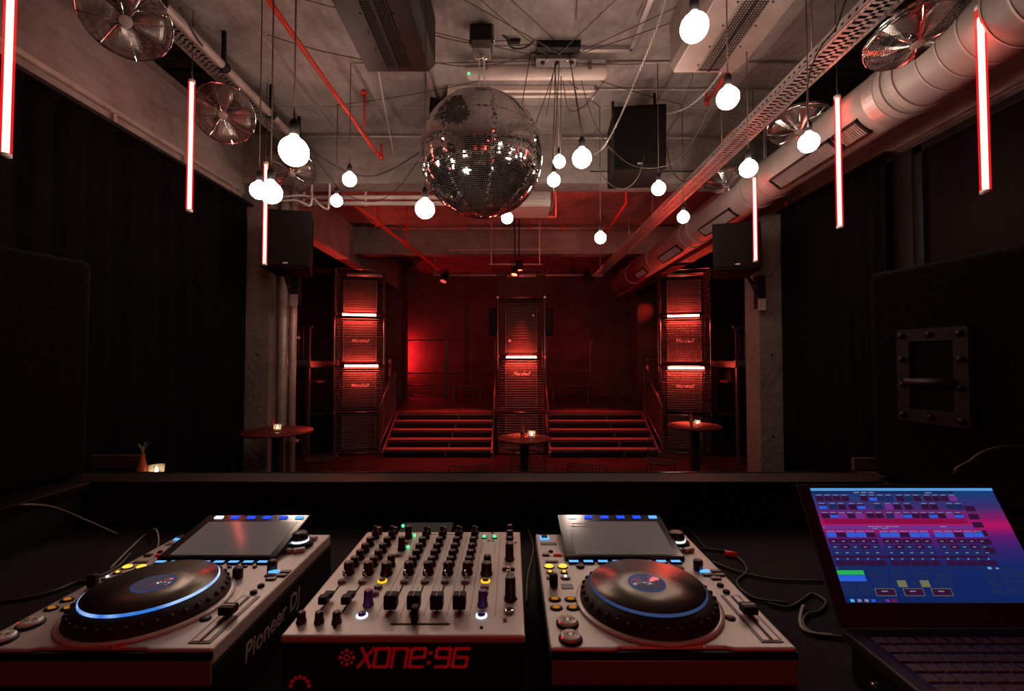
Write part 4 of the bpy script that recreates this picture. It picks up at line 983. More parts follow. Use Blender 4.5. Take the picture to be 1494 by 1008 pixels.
# ------------------------------------------------------------------ side galleries
def gallery(xa, xb, sgn, label):
    t = thing('side_gallery', label, 'gallery', ((xa+xb)/2, 9.6, 0)); y = 8.5; zt = 1.90
    q = MB(); q.box(xa, xb, y, 11.2, zt-.12, zt); q.build('deck', M_wood, t)
    q = MB(); q.box(xa, xb, y-.04, y, zt-.10, zt+.02); q.build('edge_board', M_tread, t, .004)
    for x in (xa+.05, (xa+xb)/2, xb-.09):
        q = MB(); q.box(x, x+.05, y+.02, y+.07, 0, zt+.66); q.build('post', M_rail, t)
    q = MB(); q.box(xa, xb, y+.01, y+.05, zt+.62, zt+.66); q.build('top_rail', M_rail, t)
    n = int((xb-xa)/.085)
    for i in range(n):
        x = xa+.04+i*.085; q = MB(); q.cyl((x, y+.03, zt), (x, y+.03, zt+.62), .008, 5); q.build('baluster', M_rail, t)
    q = MB(); q.box(xa, xb, y+.3, y+.6, zt-.42, zt-.38); q.build('lower_shelf', M_wood, t)
    for i in range(8):
        x = xa+.1+i*(xb-xa-.2)/8; q = MB(); q.box(x, x+.06, y+.35, y+.55, zt-.38, zt-.16); q.build('shelf_box', M_darkwall, t)
    return t
gallery(-5.4, -3.75, -1, 'dark raised gallery with barred railing between left pillar and tower')
gallery(4.15, 5.6, 1, 'dark raised gallery with barred railing between right tower and pillar')

# ------------------------------------------------------------------ tables, candles, bottles, chairs
def bar_table(c, r, ht, label):
    t = thing('bar_table', label, 'table', (c[0], c[1], 0))
    q = MB(); q.lathe([(r-.006, 0), (r, .006), (r, .022), (r-.006, .028)], 44, (c[0], c[1], ht-.028)); q.build('tabletop', M_tabletop, t)
    q = MB(); q.box(c[0]-.045, c[0]+.045, c[1]-.045, c[1]+.045, .03, ht-.028); q.build('pole', M_black, t, .004)
    q = MB(); q.lathe([(.24, 0), (.24, .018), (.06, .035)], 32, (c[0], c[1], 0)); q.build('base', M_black, t)
    return t
def candle(c, label, s=1.0):
    t = thing('candle_glass', label, 'candle', c)
    q = MB(); q.lathe([(.030*s, 0), (.040*s, .012*s), (.042*s, .075*s), (.039*s, .075*s), (.037*s, .014*s), (.002, .012*s)], 22, c, None, True, False); q.build('glass', M_glass, t)
    q = MB(); q.cyl(V(c[0], c[1], c[2]+.014*s), V(c[0], c[1], c[2]+.030*s), .030*s, 16); q.build('wax', M_wax, t)
    q = MB(); q.lathe([(.002, 0), (.010*s, .010*s), (.007*s, .022*s), (.001, .036*s)], 10, (c[0], c[1], c[2]+.031*s)); q.build('flame', E_flame, t)
def bottle(c, label, s=1.0):
    t = thing('bottle', label, 'bottle', c)
    q = MB(); q.lathe([(.026*s, 0), (.030*s, .006*s), (.030*s, .12*s), (.026*s, .145*s), (.013*s, .185*s), (.012*s, .235*s), (.014*s, .24*s), (.014*s, .25*s)], 18, c); q.build('glass', M_bottle, t)
    q = MB(); q.cyl(V(*c)+V(0,0,.05*s), V(*c)+V(0,0,.105*s), .0305*s, 18); q.build('paper_band', M_wood, t)
def tab(px, py, Y, r, lb):
    c = P(px, py, Y); bar_table((c.x, c.y), r, c.z, lb); return c
c = tab(765, 638, 4.90, .285, 'round high table in front of the middle amp tower')
candle((c.x+.075, c.y-.06, c.z+.001), 'lit candle glass on the table before the middle tower'); bottle((c.x-.02, c.y-.02, c.z+.001), 'bottle standing on the table before the middle tower', .75)
c = tab(1013, 620, 5.80, .33, 'round high table in front of the right amp tower')
candle((c.x+.02, c.y-.05, c.z+.001), 'lit candle glass on the table before the right tower', .9); bottle((c.x-.05, c.y-.03, c.z+.001), 'small bottle on the table before the right tower', .65)
c = tab(405, 628, 5.08, .37, 'round dark high table beside the left pillar')
candle((c.x+.03, c.y-.06, c.z+.001), 'lit candle glass on the table beside the left pillar'); bottle((c.x-.06, c.y+.02, c.z+.001), 'small bottle on the table beside the left pillar', .6)
# shelf by the curtain with a vase and a candle
t = MB(); t.box(-2.80, -2.36, 3.20, 3.42, 1.08, 1.10); o = t.build('curtain_table', M_wood, None, .003); tag(o, 'narrow dark table in front of the long curtain behind the booth ledge', 'table')
t = MB()
for x in (-2.76, -2.42):
    q = MB(); q.box(x, x+.03, 3.29, 3.33, 0, 1.08); q.build('leg', M_black, o)
c = P(228, 693, 3.28); candle((c.x, 3.28, 1.101), 'lit candle glass behind the booth ledge near the left big speaker', 1.15)
t = thing('bud_vase', 'slender bottle vase with a dried sprig beside a candle near the long curtain', 'vase', (-2.66, 3.3, 1.101))
q = MB(); q.lathe([(.034, 0), (.040, .01), (.036, .06), (.016, .12), (.013, .16), (.016, .165)], 18, (-2.66, 3.3, 1.101)); q.build('glass', M_bottle, t)
q = MB()
for k in range(7):
    a = k*.9; q.tube([(-2.66, 3.3, 1.26), (-2.66+.01*math.cos(a), 3.3+.01*math.sin(a), 1.30), (-2.66+.03*math.cos(a), 3.3+.03*math.sin(a), 1.325+.01*(k % 3))], .0025, 4)
q.build('sprig', mat('dried_sprig', (.16, .12, .05), .8), t)
def stool(x, y, ht, label):
    t = thing('bar_stool', label, 'stool', (x, y, 0))
    q = MB(); q.box(x-.19, x+.19, y-.17, y+.17, ht-.45, ht-.41); q.build('seat', M_wood, t, .01)
    q = MB(); q.box(x-.19, x+.19, y+.14, y+.17, ht-.10, ht); q.build('backrest', M_wood, t, .008)
    for sx in (-1, 1):
        for sy in (-1, 1):
            q = MB(); q.cyl((x+sx*.17, y+sy*.15, 0), (x+sx*.165, y+sy*.15, ht-.45 if sy < 0 else ht-.08), .012, 8); q.build('leg', M_blackmetal, t)
stool(-2.93, 3.25, 1.235, 'dark bar stool by the long curtain left of the vase')
stool(2.72, 3.25, 1.215, 'dark bar stool partly behind the right big speaker')
def make_chair(label):
    t = thing('wire_chair', label, 'chair', (0,0,0), 'black wire chairs at the high tables')
    q = MB(); n = 13                                                     # wire shell: seat flows into the back; local -y is the front
    def shell(u, v):                                                     # u across -1..1, v 0 (front) .. 1 (top)
        if v < .5: y = -.22+.44*(v/.5); z = .45-.03*math.sin(PI*v/.5)+.035*u*u
        else: y = .22+.07*((v-.5)/.5); z = .45+.36*((v-.5)/.5)
        wd_ = .235 if v < .5 else .235-.03*((v-.5)/.5)
        return V(u*wd_, y-(.03*u*u if v > .5 else 0), z)
    for i in range(n):
        u = -1+2*i/(n-1); q.tube([shell(u, j/16) for j in range(17)], .0035, 3, caps=False, smooth=False)
    for j in range(17): q.tube([shell(-1+2*i/8, j/16) for i in range(9)], .0035, 3, caps=False, smooth=False)
    q.build('wire_shell', M_blackmetal, t, kind='stuff', local=True)
    q = MB(); q.tube([shell(-1, j/16) for j in range(17)]+[shell(u, 1) for u in (-.5, 0, .5)]+[shell(1, 1-j/16) for j in range(17)]+[shell(.5, 0), shell(0, 0), shell(-.5, 0)], .006, 5, closed=True); q.build('rim', M_blackmetal, t, local=True)
    for sx in (-1, 1):
        for sy in (-1, 1):
            q = MB(); q.cyl((sx*.22, sy*.22, 0), (sx*.15, sy*.14, .43), .009, 6); q.build('leg', M_blackmetal, t, local=True)
    q = MB(); q.tube([(-.15,-.14,.42),(.15,-.14,.42),(.15,.14,.42),(-.15,.14,.42)], .007, 5, closed=True); q.build('seat_frame', M_blackmetal, t, local=True)
    return t
ch0 = make_chair('black wire chair beside the left pillar, back to the booth')
spots = [(374, 6.2, 2.9, None), (470, 6.9, 1.9, 'black wire chair on the open floor before the left tower'), (682, 5.15, 3.3, 'black wire chair back just showing over the ledge left of the middle table'),
         (776, 5.75, .2, 'black wire chair behind the pole of the middle table'), (861, 5.2, 2.8, 'black wire chair back just showing over the ledge right of the middle table'),
         (962, 6.7, -.5, 'black wire chair standing before the right end of the right stair'), (1055, 6.2, .4, 'black wire chair under the table before the right tower')]
for i, (px, Y, rz, lb) in enumerate(spots):
    x = (px-747)/FPX*Y
    if i == 0: ch0.location = (x, Y, 0); ch0.rotation_euler.z = rz
    else: clone(ch0, (x, Y, 0), lb, rz)

# ------------------------------------------------------------------ the booth: desk, ledge, wings, rear neon
DT = CZ-.504                                                             # desk top
t = thing('booth_desk', 'black desk of the booth carrying the players, mixer and laptop', 'desk', (0, .9, .5))
q = MB(); q.box(-1.28, 1.12, .42, 1.40, DT-.04, DT); q.build('desktop', M_desk, t, .004)
for x in (-1.2, 1.0):
    q = MB(); q.box(x, x+.06, .48, 1.36, .5, DT-.04); q.build('side_panel', M_black, t)
LZ = 1.573
t = thing('booth_counter', 'dark booth front with a flat ledge spanning the view', 'counter', (0, 1.47, .0))
q = MB(); q.box(-2.4, 2.4, 1.425, 1.50, .0, LZ-.035); q.build('wall_panel', M_black, t)
q = MB(); q.box(-2.4, 2.4, 1.405, 1.515, LZ-.035, LZ); q.build('ledge', M_ledge, t, .004)
q = MB(); q.box(-2.4, 2.4, 1.512, 1.519, LZ-.03, LZ+.0025); q.build('glint_strip', M_blackgloss, t, .0012)  # glossy strip added so the back edge catches a red line of light
t = MB(); t.box(-2.3, -1.285, .5, 1.40, LZ-.03, LZ); o = t.build('speaker_shelf', M_ledge, None, .004); tag(o, 'dark shelf under the left big speaker', 'shelf'); q = MB(); q.box(-2.28, -1.29, .55, 1.38, .5, LZ-.03); q.build('side_panel', M_black, o)
t = MB(); t.box(1.13, 2.3, .4, 1.40, LZ-.03, LZ); o = t.build('speaker_shelf', M_ledge, None, .004); tag(o, 'dark shelf under the right big speaker', 'shelf'); q = MB(); q.box(1.14, 2.28, .45, 1.38, .5, LZ-.03); q.build('side_panel', M_black, o)
# red neon on the wall behind the booth (seen in the mirror ball)
for x0, lb in ((-1.35, 'pair of red neon tubes on the wall behind the booth, curtain side'), (.55, 'pair of red neon tubes on the wall behind the booth, window side')):
    t = thing('neon_sign', lb, 'neon light', (x0+.4, -2.95, 2.0))
    q = MB(); q.box(x0, x0+.8, -3.0, -2.95, 1.9, 2.7); q.build('backboard', M_darkwall, t)
    for z in (2.0, 2.2, 2.4, 2.6):
        q = MB(); q.cyl((x0+.06, -2.92, z), (x0+.74, -2.92, z), .016, 10); q.build('tube', E_rear if x0 < 0 else E_rear2, t)

# ------------------------------------------------------------------ big speakers at both sides
def big_speaker(x, y, rz, wd, dp, ht, label, side):
    """far inner top corner at (x, y); side -1: body extends to -x, +1: to +x; local y runs back towards the booth"""
    Mt = Matrix.Translation((x, y, LZ)) @ Matrix.Rotation(rz, 4, 'Z')
    t = thing('big_speaker', label, 'loudspeaker', (x+side*wd/2, y-dp/2, LZ))
    x0, x1 = (0, wd) if side > 0 else (-wd, 0)
    q = MB(); q.box(x0, x1, -dp, 0, .006, ht, Mt); q.build('cabinet', M_carpet, t, .022, seg=3)
    q = MB(); q.box(x0+.04, x1-.04, -.002, .012, .05, ht-.04, Mt); q.build('front_grille', M_black, t)
    for sx in (x0+.06, x1-.06):
        for sy in (-dp+.06, -.06):
            q = MB(); q.cyl(Mt @ V(sx, sy, 0), Mt @ V(sx, sy, .012), .02, 10); q.build('foot', M_rubber, t)
    return t, Mt
big_speaker(-1.357, 1.47, R(-11), .5, .62, .69, 'big dark carpeted speaker on the shelf at the left edge', -1)
t, Mt = big_speaker(1.153, 1.47, R(8), .52, .62, .652, 'big dark carpeted speaker with recessed handle plate at the right edge', 1)
# recessed handle: plate on the inner side face (local x = 0), bar, cup and screws
def on_side(u0, u1, v0, v1, d0, d1): return (d0, d1, u0, u1, v0, v1)
hy0, hy1, hz0, hz1 = -.295, -.105, .195, .462
h = thing('handle_plate', '', 'x', (0,0,0)); bpy.data.objects.remove(h)
fr = [(hy0, hy1, hz0, hz0+.036), (hy0, hy1, hz1-.036, hz1), (hy0, hy0+.036, hz0+.036, hz1-.036), (hy1-.036, hy1, hz0+.036, hz1-.036)]
q = MB()
for a in fr: q.box(-.016, .006, a[0], a[1], a[2], a[3], Mt)
hp = q.build('handle_plate', mat('handle_plastic', (.022, .014, .012), .55, spec=.15, noise=(40, .3)), t)
q = MB(); q.box(-.004, .004, hy0+.03, hy1-.03, hz0+.03, hz1-.03, Mt); q.build('cup', M_blackgloss, hp)
q = MB(); q.hexa([Mt @ V(*p) for p in ((-.003,hy0+.036,hz0+.036),(-.003,hy1-.036,hz0+.036),(.003,hy1-.036,hz0+.036),(.003,hy0+.036,hz0+.036),(-.003,hy0+.036,hz0+.09),(-.003,hy1-.036,hz0+.085),(.003,hy1-.036,hz0+.09),(.003,hy0+.036,hz0+.09))]); q.build('cup_lip', MATS['handle_plastic'], hp)
q = MB(); q.cyl(Mt @ V(-.018, hy0+.03, hz0+.115), Mt @ V(-.018, hy1-.03, hz0+.115), .011, 12); q.build('handle_bar', M_blackmetal, hp)
for u in (hy0+.018, (hy0+hy1)/2, hy1-.018):
    for v in ((hz0+.018, hz1-.018) if abs(u-(hy0+hy1)/2) < .01 else (hz0+.018, hz0+.105, hz0+.18, hz1-.018)):
        q = MB(); q.cyl(Mt @ V(-.016, u, v), Mt @ V(-.022, u, v), .0085, 10); q.build('screw', M_black, hp)

# ------------------------------------------------------------------ media players
def make_player(label, org):
    t = thing('media_player', label, 'DJ player', (0,0,0)); H = .118; B = dict(local=True)
    E = lambda x, y, z=0: V(x, y, H+z)
    q = MB(); q.box(0, .329, 0, .40, .008, H-.022); q.build('body', M_blackmetal, t, .004, **B)
    q = MB(); q.box(0.001, .328, -.003, .002, H-.046, H-.0145); q.build('front_strip', M_strip, t, .001, **B)
    q = MB(); q.prism([(0,0),(.085,0),(.095,.004),(.235,.004),(.245,0),(.329,0),(.329,.395),(0,.395)], H-.022, H); q.build('top_panel', M_steel, t, .003, **B)
    q = MB(); q.box(.0003, .3287, -.0025, .395, H-.014, H-.004); q.build('panel_gap', M_black, t, **B)
    for x in (.03, .295):
        for y in (.03, .36):
            q = MB(); q.cyl((x, y, 0), (x, y, .01), .016, 12); q.build('foot', M_rubber, t, **B)
    # jog wheel
    jx, jy = .162, .112
    q = MB(); q.lathe([(.1115,0),(.1115,.004),(.106,.005)], 64, E(jx,jy)); q.build('jog_ring', M_ringsil, t, **B)
    q = MB(); q.lathe([(.106,0),(.1045,.010),(.097,.020),(.0890,.027)], 64, E(jx,jy)); o = q.build('jog_wheel', M_rubber, t, **B)
    q2 = MB()
    for k in range(36):
        a = 2*PI*k/36; c = E(jx+.0995*math.cos(a), jy+.0995*math.sin(a), .0155); q2.sphere(c, .0045, 6, 4)
    q2.build('finger_dimples', M_rubber, o, kind='stuff', **B)
    q = MB(); q.lathe([(.0885,.0265),(.0885,.0297),(.0866,.0308)], 64, E(jx,jy), None, False, False); q.build('jog_light_ring', E_ringdim, t, **B)
    q = MB(); q.lathe([(.0866,.027),(.0866,.0312),(.028,.0315)], 64, E(jx,jy)); q.build('jog_top', M_jog, t, **B)
    q = MB(); q.lathe([(.029,.031),(.029,.0322),(.0255,.0322)], 48, E(jx,jy), None, True, False); q.build('centre_ring', E_ringdim, t, **B)
    q = MB(); q.cyl(E(jx,jy,.031), E(jx,jy,.0324), .0255, 48); q.build('centre_display', mat('jog_display', (.05,.045,.06), .15, emit=((.20,.16,.24), .22)) if 'jog_display' not in MATS else MATS['jog_display'], t, **B)
    # screen housing, leaning towards the player
    y0, y1, z1 = .262, .412, .030; x0, x1 = .050, .279
    def S(u, v, o=0): y = y0+(y1-y0)*v; z = .002+z1*v; n_ = V(0, -z1, y1-y0).normalized(); return V(x0+(x1-x0)*u, y, H+z)+n_*o
    q = MB(); q.hexa([V(x0,y0,H-.01), V(x1,y0,H-.01), V(x1,y1,H-.03), V(x0,y1,H-.03), S(0,0,.006), S(1,0,.006), S(1,1,.006), S(0,1,.006)]); sb = q.build('screen_housing', M_blackgloss, t, .003, **B)
    def slab(u0, u1, v0, v1, o0, o1, name, m, par):
        q = MB(); q.hexa([S(u0,v0,o0), S(u1,v0,o0), S(u1,v1,o0), S(u0,v1,o0), S(u0,v0,o1), S(u1,v0,o1), S(u1,v1,o1), S(u0,v1,o1)]); return q.build(name, m, par, **B)
    slab(.09, .93, .05, .80, .005, .0066, 'display', M_screen_off, sb)
    for v in (.735, .665): slab(.11, .26-.03*(v > .7), v, v+.022, .0066, .0069, 'status_text', M_greyprint, sb)
    slab(.15, .30, .075, .10, .0066, .0069, 'status_text', M_greyprint, sb)
    for k, m in enumerate((E_white, E_dblue, E_dblue, E_dblue, E_dblue, E_blue)):
        u = .10+.155*k; slab(u, u+.075, .885, .935, .005, .0085, 'top_button', m, sb)
    # row of eight cue pads under the screen
    for k in range(8):
        x = .055+.0275*k; q = MB(); q.box(x, x+.0205, .2475, .2575, H-.001, H+.0035); pd = q.build('cue_pad', M_black, t, .0008, **B)
        q = MB(); q.box(x+.0015, x+.019, .249, .2562, H+.0035, H+.0043); q.build('pad_light', E_blue, pd, **B)
    # left column
    def puck(x, y, r, h, m, name, sx=1.0): 
        q = MB(); q.lathe([(r, 0), (r, h*.7), (r*.8, h)], 20, (0,0,0), Matrix.Translation(E(x,y)) @ Matrix.Diagonal((sx,1,1,1))); return q.build(name, m, t, **B)
    for x in (.017, .0425):
        puck(x, .236, .0085, .002, M_black, 'button_rim', 1.15); puck(x, .236, .0072, .004, E_yel, 'slip_button', 1.15)
        puck(x, .214, .006, .002, M_dkbutton, 'button_rim', 1.2); puck(x, .2145, .0028, .004, E_amber, 'loop_button')
        puck(x, .193, .007, .003, M_greybtn, 'button_rim', 1.25); puck(x, .194, .0026, .005, E_white, 'loop_button')
        puck(x, .122, .0075, .002, M_black, 'button_rim', 1.35); puck(x, .122, .0036, .0035, E_dkam, 'beat_button', 1.6)
        puck(x, .097, .0075, .002, M_black, 'button_rim', 1.35); puck(x, .097, .0036, .0035, E_dkam, 'beat_button', 1.6)
    q = MB(); q.box(.012, .026, .158, .170, H, H+.022); q.build('direction_lever', M_black, t, .003, **B)
    q = MB(); q.box(.032, .052, .156, .172, H, H+.001); q.build('label_plate', M_dkbutton, t, **B)
    q = MB(); q.box(.008, .028, .362, .378, H, H+.003); u = q.build('usb_light', E_blue, t, **B)
    q = MB(); q.box(.012, .024, .366, .380, H+.001, H+.005); q.build('usb_port', M_black, u, **B)
    q = MB(); q.box(.008, .042, .335, .348, H-.001, H+.001); q.build('card_slot', M_dkbutton, t, **B)
    puck(.026, .302, .0045, .003, M_black, 'small_button')
    q = MB(); q.box(.008, .022, .283, .290, H, H+.003); q.build('tag_button', M_dkbutton, t, **B)
    q = MB(); q.box(.030, .046, .283, .290, H, H+.003); q.build('tag_button', M_redprint, t, **B)
    q = MB(); q.box(.012, .036, .254, .260, H, H+.002); q.build('label_plate', M_dkbutton, t, **B)
    puck(.075, .237, .008, .004, M_dkbutton, 'quantise_button')
    for y, nm in ((.055, 'cue_button'), (.019, 'play_button')):
        q = MB(); q.lathe([(.0165, 0), (.0165, .002), (.015, .003)], 28, E(.029, y)); o = q.build('button_rim', M_black, t, **B)
        q = MB(); q.lathe([(.014, .002), (.014, .006), (.012, .0075)], 28, E(.029, y)); o = q.build(nm, M_ringsil, t, **B)
        q = MB()
        for k in range(14):
            a = 2*PI*k/14; q.tube([E(.029+.003*math.cos(a), y+.003*math.sin(a), .0076), E(.029+.0115*math.cos(a), y+.0115*math.sin(a), .0076)], .0005, 3)
        q.build('brushed_rays', M_greyprint, o, kind='stuff', **B)
        q = MB(); q.sphere(E(.0175, y-.006, .006), .0018, 8, 6); q.build('button_light', E_ledred, o, **B)
    # right column
    q = MB(); q.lathe([(.026, 0), (.025, .008), (.018, .010)], 32, E(.289, .335)); q.build('selector_base', M_black, t, **B)
    q = MB(); q.lathe([(.0175, .010), (.0175, .014)], 32, E(.289, .335), None, False, False); q.build('selector_light', E_white, t, **B)
    q = MB(); q.lathe([(.0135, .010), (.0165, .014), (.0145, .026), (.012, .028)], 24, E(.289, .335)); q.build('selector_knob', M_knob, t, **B)
    for a0 in (70, 112, -110, -68):
        a = R(a0); q = MB(); c = E(.289+.034*math.cos(a), .335+.034*math.sin(a), .004)
        q.cbox((0,0,0), (.022, .011, .008), Matrix.Translation(c) @ Matrix.Rotation(a-PI/2, 4, 'Z')); q.build('back_button', M_steel, t, .002, **B)
    q = MB(); q.lathe([(.0085, 0), (.0085, .016), (.007, .018)], 18, E(.289, .226)); q.build('release_knob', M_knob, t, **B)
    q = MB(); q.lathe([(.0085, 0), (.0085, .016), (.007, .018)], 18, E(.244, .197)); q.build('speed_knob', M_knob, t, **B)
    for k, (x, y) in enumerate(((.297, .218), (.318, .218), (.297, .204), (.318, .204), (.306, .191))):
        q = MB(); q.box(x-.0085, x+.0085, y-.0045, y+.0045, H, H+.003); q.build('mode_button', (E_blue if k == 0 else M_dkbutton), t, .0008, **B)
    for x, y in ((.302, .166), (.302, .144)): puck(x, y, .0055, .004, M_black, 'sync_button')
    for x, y in ((.205, .236), (.220, .236), (.252, .236), (.233, .238)): puck(x, y, .004, .003, M_dkbutton, 'deck_button')
    puck(.273, .070, .0075, .002, M_black, 'button_rim'); puck(.273, .070, .005, .003, M_dkbutton, 'tempo_button')
    q = MB(); q.box(.288, .318, .012, .134, H, H+.0012); q.build('fader_plate', M_dkbutton, t, **B)
    q = MB(); q.box(.292, .3135, .015, .130, H+.0008, H+.002); q.build('fader_scale', M_steel, t, **B)
    q = MB(); q.box(.301, .3055, .016, .128, H+.001, H+.0026); q.build('fader_slot', M_black, t, **B)
    q = MB(); q.box(.292, .314, .066, .084, H+.006, H+.018); o = q.build('tempo_fader', M_black, t, .002, **B)
    q = MB(); q.box(.2935, .3125, .073, .077, H+.018, H+.0186); q.build('fader_line', M_greyprint, o, **B)
    q = MB(); q.box(.3015, .305, .071, .079, H+.001, H+.007); q.build('fader_stem', M_chrome, o, **B)
    # printed name on the top edge and along the side
    text('Pioneer DJ', .0145, .0002, M_redprint, t, Matrix.Translation((.175, .0065, H+.0006)), 'lettering', .1, .0001)
    text('Pioneer DJ', .040, .0005, M_greyprint, t, Matrix.Translation((.3298, .16, .062)) @ Matrix.Rotation(PI/2, 4, 'Z') @ Matrix.Rotation(PI/2, 4, 'X'), 'lettering', .1, .0005)
    return t
pl1 = make_player('media player with dark jog wheel between mixer and laptop', None)
pl1.location = (.0515, .618, DT)
pl2 = clone(pl1, (-.727, .616, DT), 'media player with brightly lit blue jog ring left of the mixer')
for o in pl2.children:
    if o.name.startswith('jog_light_ring'):
        o.data = o.data.copy(); o.data.materials.clear(); o.data.materials.append(E_ringblue)

# ------------------------------------------------------------------ mixer
MX, MY, MZ = -.303, .605, DT; MH = .142
t = thing('club_mixer', 'six channel club mixer with pale panel and red lettering on its front', 'mixer', (MX, MY, MZ)); B = dict(local=True)
q = MB(); q.box(.002, .318, .002, .355, .004, MH-.010); q.build('body', M_mixbody, t, .003, **B)
q = MB(); q.box(0, .320, 0, .358, MH-.010, MH); q.build('top_panel', M_mixpanel, t, .003, **B)
for x in (.03, .29):
    for y in (.03, .33):
        q = MB(); q.cyl((x, y, 0), (x, y, .006), .014, 12); q.build('foot', M_rubber, t, **B)
def T(x, y, z=0): return V(x, y, MH+z)
def knob(x, y, r=.0075, h=.017, m=None, name='knob', two=False):
    q = MB(); q.lathe([(r*1.18, 0), (r*1.18, .003), (r, .005), (r*.94, h-.001), (r*.8, h)], 16, T(x,y)); o = q.build(name, m or M_knob, t, **B)
    q = MB(); q.box(x-.0006, x+.0006, y-r*.9, y-r*.1, MH+h-.0002, MH+h+.0005); q.build('pointer', M_greyprint, o, **B)
    if two:
        q = MB(); q.lathe([(r*.6, h-.001), (r*.55, h+.008), (r*.45, h+.009)], 14, T(x,y)); q.build('inner_knob', M_knob, o, **B)
    return o
cols = [(.028, 1), (.061, 1), (.129, 1), (.162, 1), (.195, 1), (.2275, 1)]
for x, _ in cols:
    for i, y in enumerate((.345, .322, .287, .257, .229, .201, .172)):
        if i == 0:
            knob(x, y, .0062, .014)
        else: knob(x, y, .0072 if i < 6 else .0082, .016 if i < 6 else .020, two=(i == 1))
    q = MB(); q.tube([T(x, .1585, 0), T(x, .1585, .004), T(x-.002, .152, .014)], [.0022, .0016, .002], 8); q.build('toggle', M_chrome, t, **B)
    q = MB(); q.lathe([(.0068, 0), (.0068, .003), (.0052, .0045)], 18, T(x, .142)); q.build('cue_button', M_greybtn, t, **B)
# filter sections
for x in (.092, .260):
    q = MB(); q.lathe([(.0074, 0), (.0074, .0018)], 24, T(x, .146)); q.build('button_light', E_amber, t, **B)
    q = MB(); q.lathe([(.0055, 0), (.0055, .004), (.0045, .005)], 18, T(x, .146)); q.build('filter_button', M_greybtn, t, **B)
    for y in (.124, .105):
        q = MB(); q.lathe([(.0068, 0), (.0068, .003), (.0052, .0045)], 18, T(x, y)); q.build('filter_button', M_greybtn, t, **B)
    knob(x, .074, .0068, .022, M_purple, 'filter_knob')
    q = MB(); q.lathe([(.0078, 0), (.0078, .0018)], 24, T(x, .046)); q.build('button_light', E_white, t, **B)
    q = MB(); q.lathe([(.0056, 0), (.0056, .004), (.0046, .005)], 18, T(x, .046)); q.build('filter_button', M_purple, t, **B)
    knob(x, .170, .0088, .020); knob(x, .200, .0068, .019)
for y, led in ((.325, 1), (.268, 1)):
    knob(.094, y, .0068, .024); q = MB(); q.sphere(T(.105, y+.006, .003), .0028, 10, 6); q.build('green_light', E_green, t, **B)
    q = MB(); q.lathe([(.006, 0), (.006, .003)], 16, T(.094, y-.026)); q.build('filter_button', M_greybtn, t, **B)
for x in (.247, .268):
    q = MB(); q.lathe([(.0052, 0), (.0052, .002)], 16, T(x, .325)); o = q.build('light_bezel', M_black, t, **B)
    q = MB(); q.sphere(T(x, .325, .002), .0038, 10, 6); q.build('green_light', E_green, o, **B)
for x in (.246, .270):
    q = MB(); q.box(x-.001, x+.001, .250, .300, MH, MH+.0006); q.build('level_meter', M_greyprint, t, **B)
text('96', .016, .0002, M_greyprint, t, Matrix.Translation((.260, .309, MH+.0006)), 'lettering', .1)
# right-hand column: headphones and master
for y, r, h in ((.342, .006, .02), (.318, .0068, .018), (.294, .006, .014), (.272, .006, .014), (.252, .006, .014), (.225, .0075, .03)): knob(.2985, y, r, h)
for dx, y in ((-.007, .185), (.007, .185)):
    q = MB(); q.lathe([(.004, 0), (.004, .003)], 12, T(.297+dx, y)); q.build('small_button', M_black, t, **B)
for y in (.172, .160):
    q = MB(); q.tube([T(.297, y, 0), T(.297, y, .004), T(.296, y-.004, .012)], [.0026, .0016, .0022], 8); q.build('toggle', M_chrome, t, **B)
knob(.3005, .128, .0065, .020); knob(.3005, .090, .0082, .034)
q = MB(); q.lathe([(.0078, 0), (.0078, .003), (.0045, .004)], 20, T(.299, .056)); o = q.build('jack_socket', M_chrome, t, **B)
q = MB(); q.cyl(T(.299, .056, .0036), T(.299, .056, .0046), .0034, 12); q.build('jack_hole', M_black, o, **B)
q = MB(); q.lathe([(.003, 0), (.003, .003)], 10, T(.293, .036)); q.build('small_light', M_chrome, t, **B)
# faders
for x in (.028, .061):
    q = MB(); q.box(x-.0012, x+.0012, .052, .132, MH, MH+.0007); q.build('fader_slot', M_black, t, **B)
    for k in range(2):
        q = MB(); q.box(x-.0065, x+.0065, .064+.018*k, .076+.018*k, MH+.005, MH+.016-.004*k); q.build('fader_cap', M_black, t, .0015, **B)
for x in (.129, .162, .195, .2275):
    q = MB(); q.box(x-.0013, x+.0013, .052, .130, MH, MH+.0007); q.build('fader_slot', M_black, t, **B)
    q = MB(); q.box(x-.0092, x+.0092, .052, .068, MH+.004, MH+.0245); o = q.build('fader_cap', M_black, t, .002, **B)
    q = MB(); q.box(x-.0005, x+.0005, .0517, .0685, MH+.0246, MH+.025); q.build('fader_line', M_greyprint, o, **B)
    q = MB(); q.box(x-.0165, x-.0159, .045, .330, MH, MH+.0004); q.build('channel_line', M_print, t, **B)
    q = MB()
    for k in range(8): q.box(x-.0085, x-.006, .058+k*.009, .0587+k*.009, MH, MH+.0004)
    q.build('fader_scale', M_print, t, kind='stuff', **B)
q = MB(); q.box(.243, .2436, .045, .330, MH, MH+.0004); q.build('channel_line', M_print, t, **B)
q = MB(); q.box(.279, .2796, .045, .345, MH, MH+.0004); q.build('channel_line', M_print, t, **B)
q = MB(); q.box(.143, .213, .0245, .0275, MH, MH+.0008)
q.prism([(.143, .029), (.143, .023), (.137, .026)], MH, MH+.0008); q.prism([(.213, .023), (.213, .029), (.219, .026)], MH, MH+.0008); q.build('crossfader_slot', M_black, t, **B)
q = MB(); q.box(.166, .175, .0195, .0325, MH+.003, MH+.025); q.build('crossfader_cap', M_black, t, .002, **B)
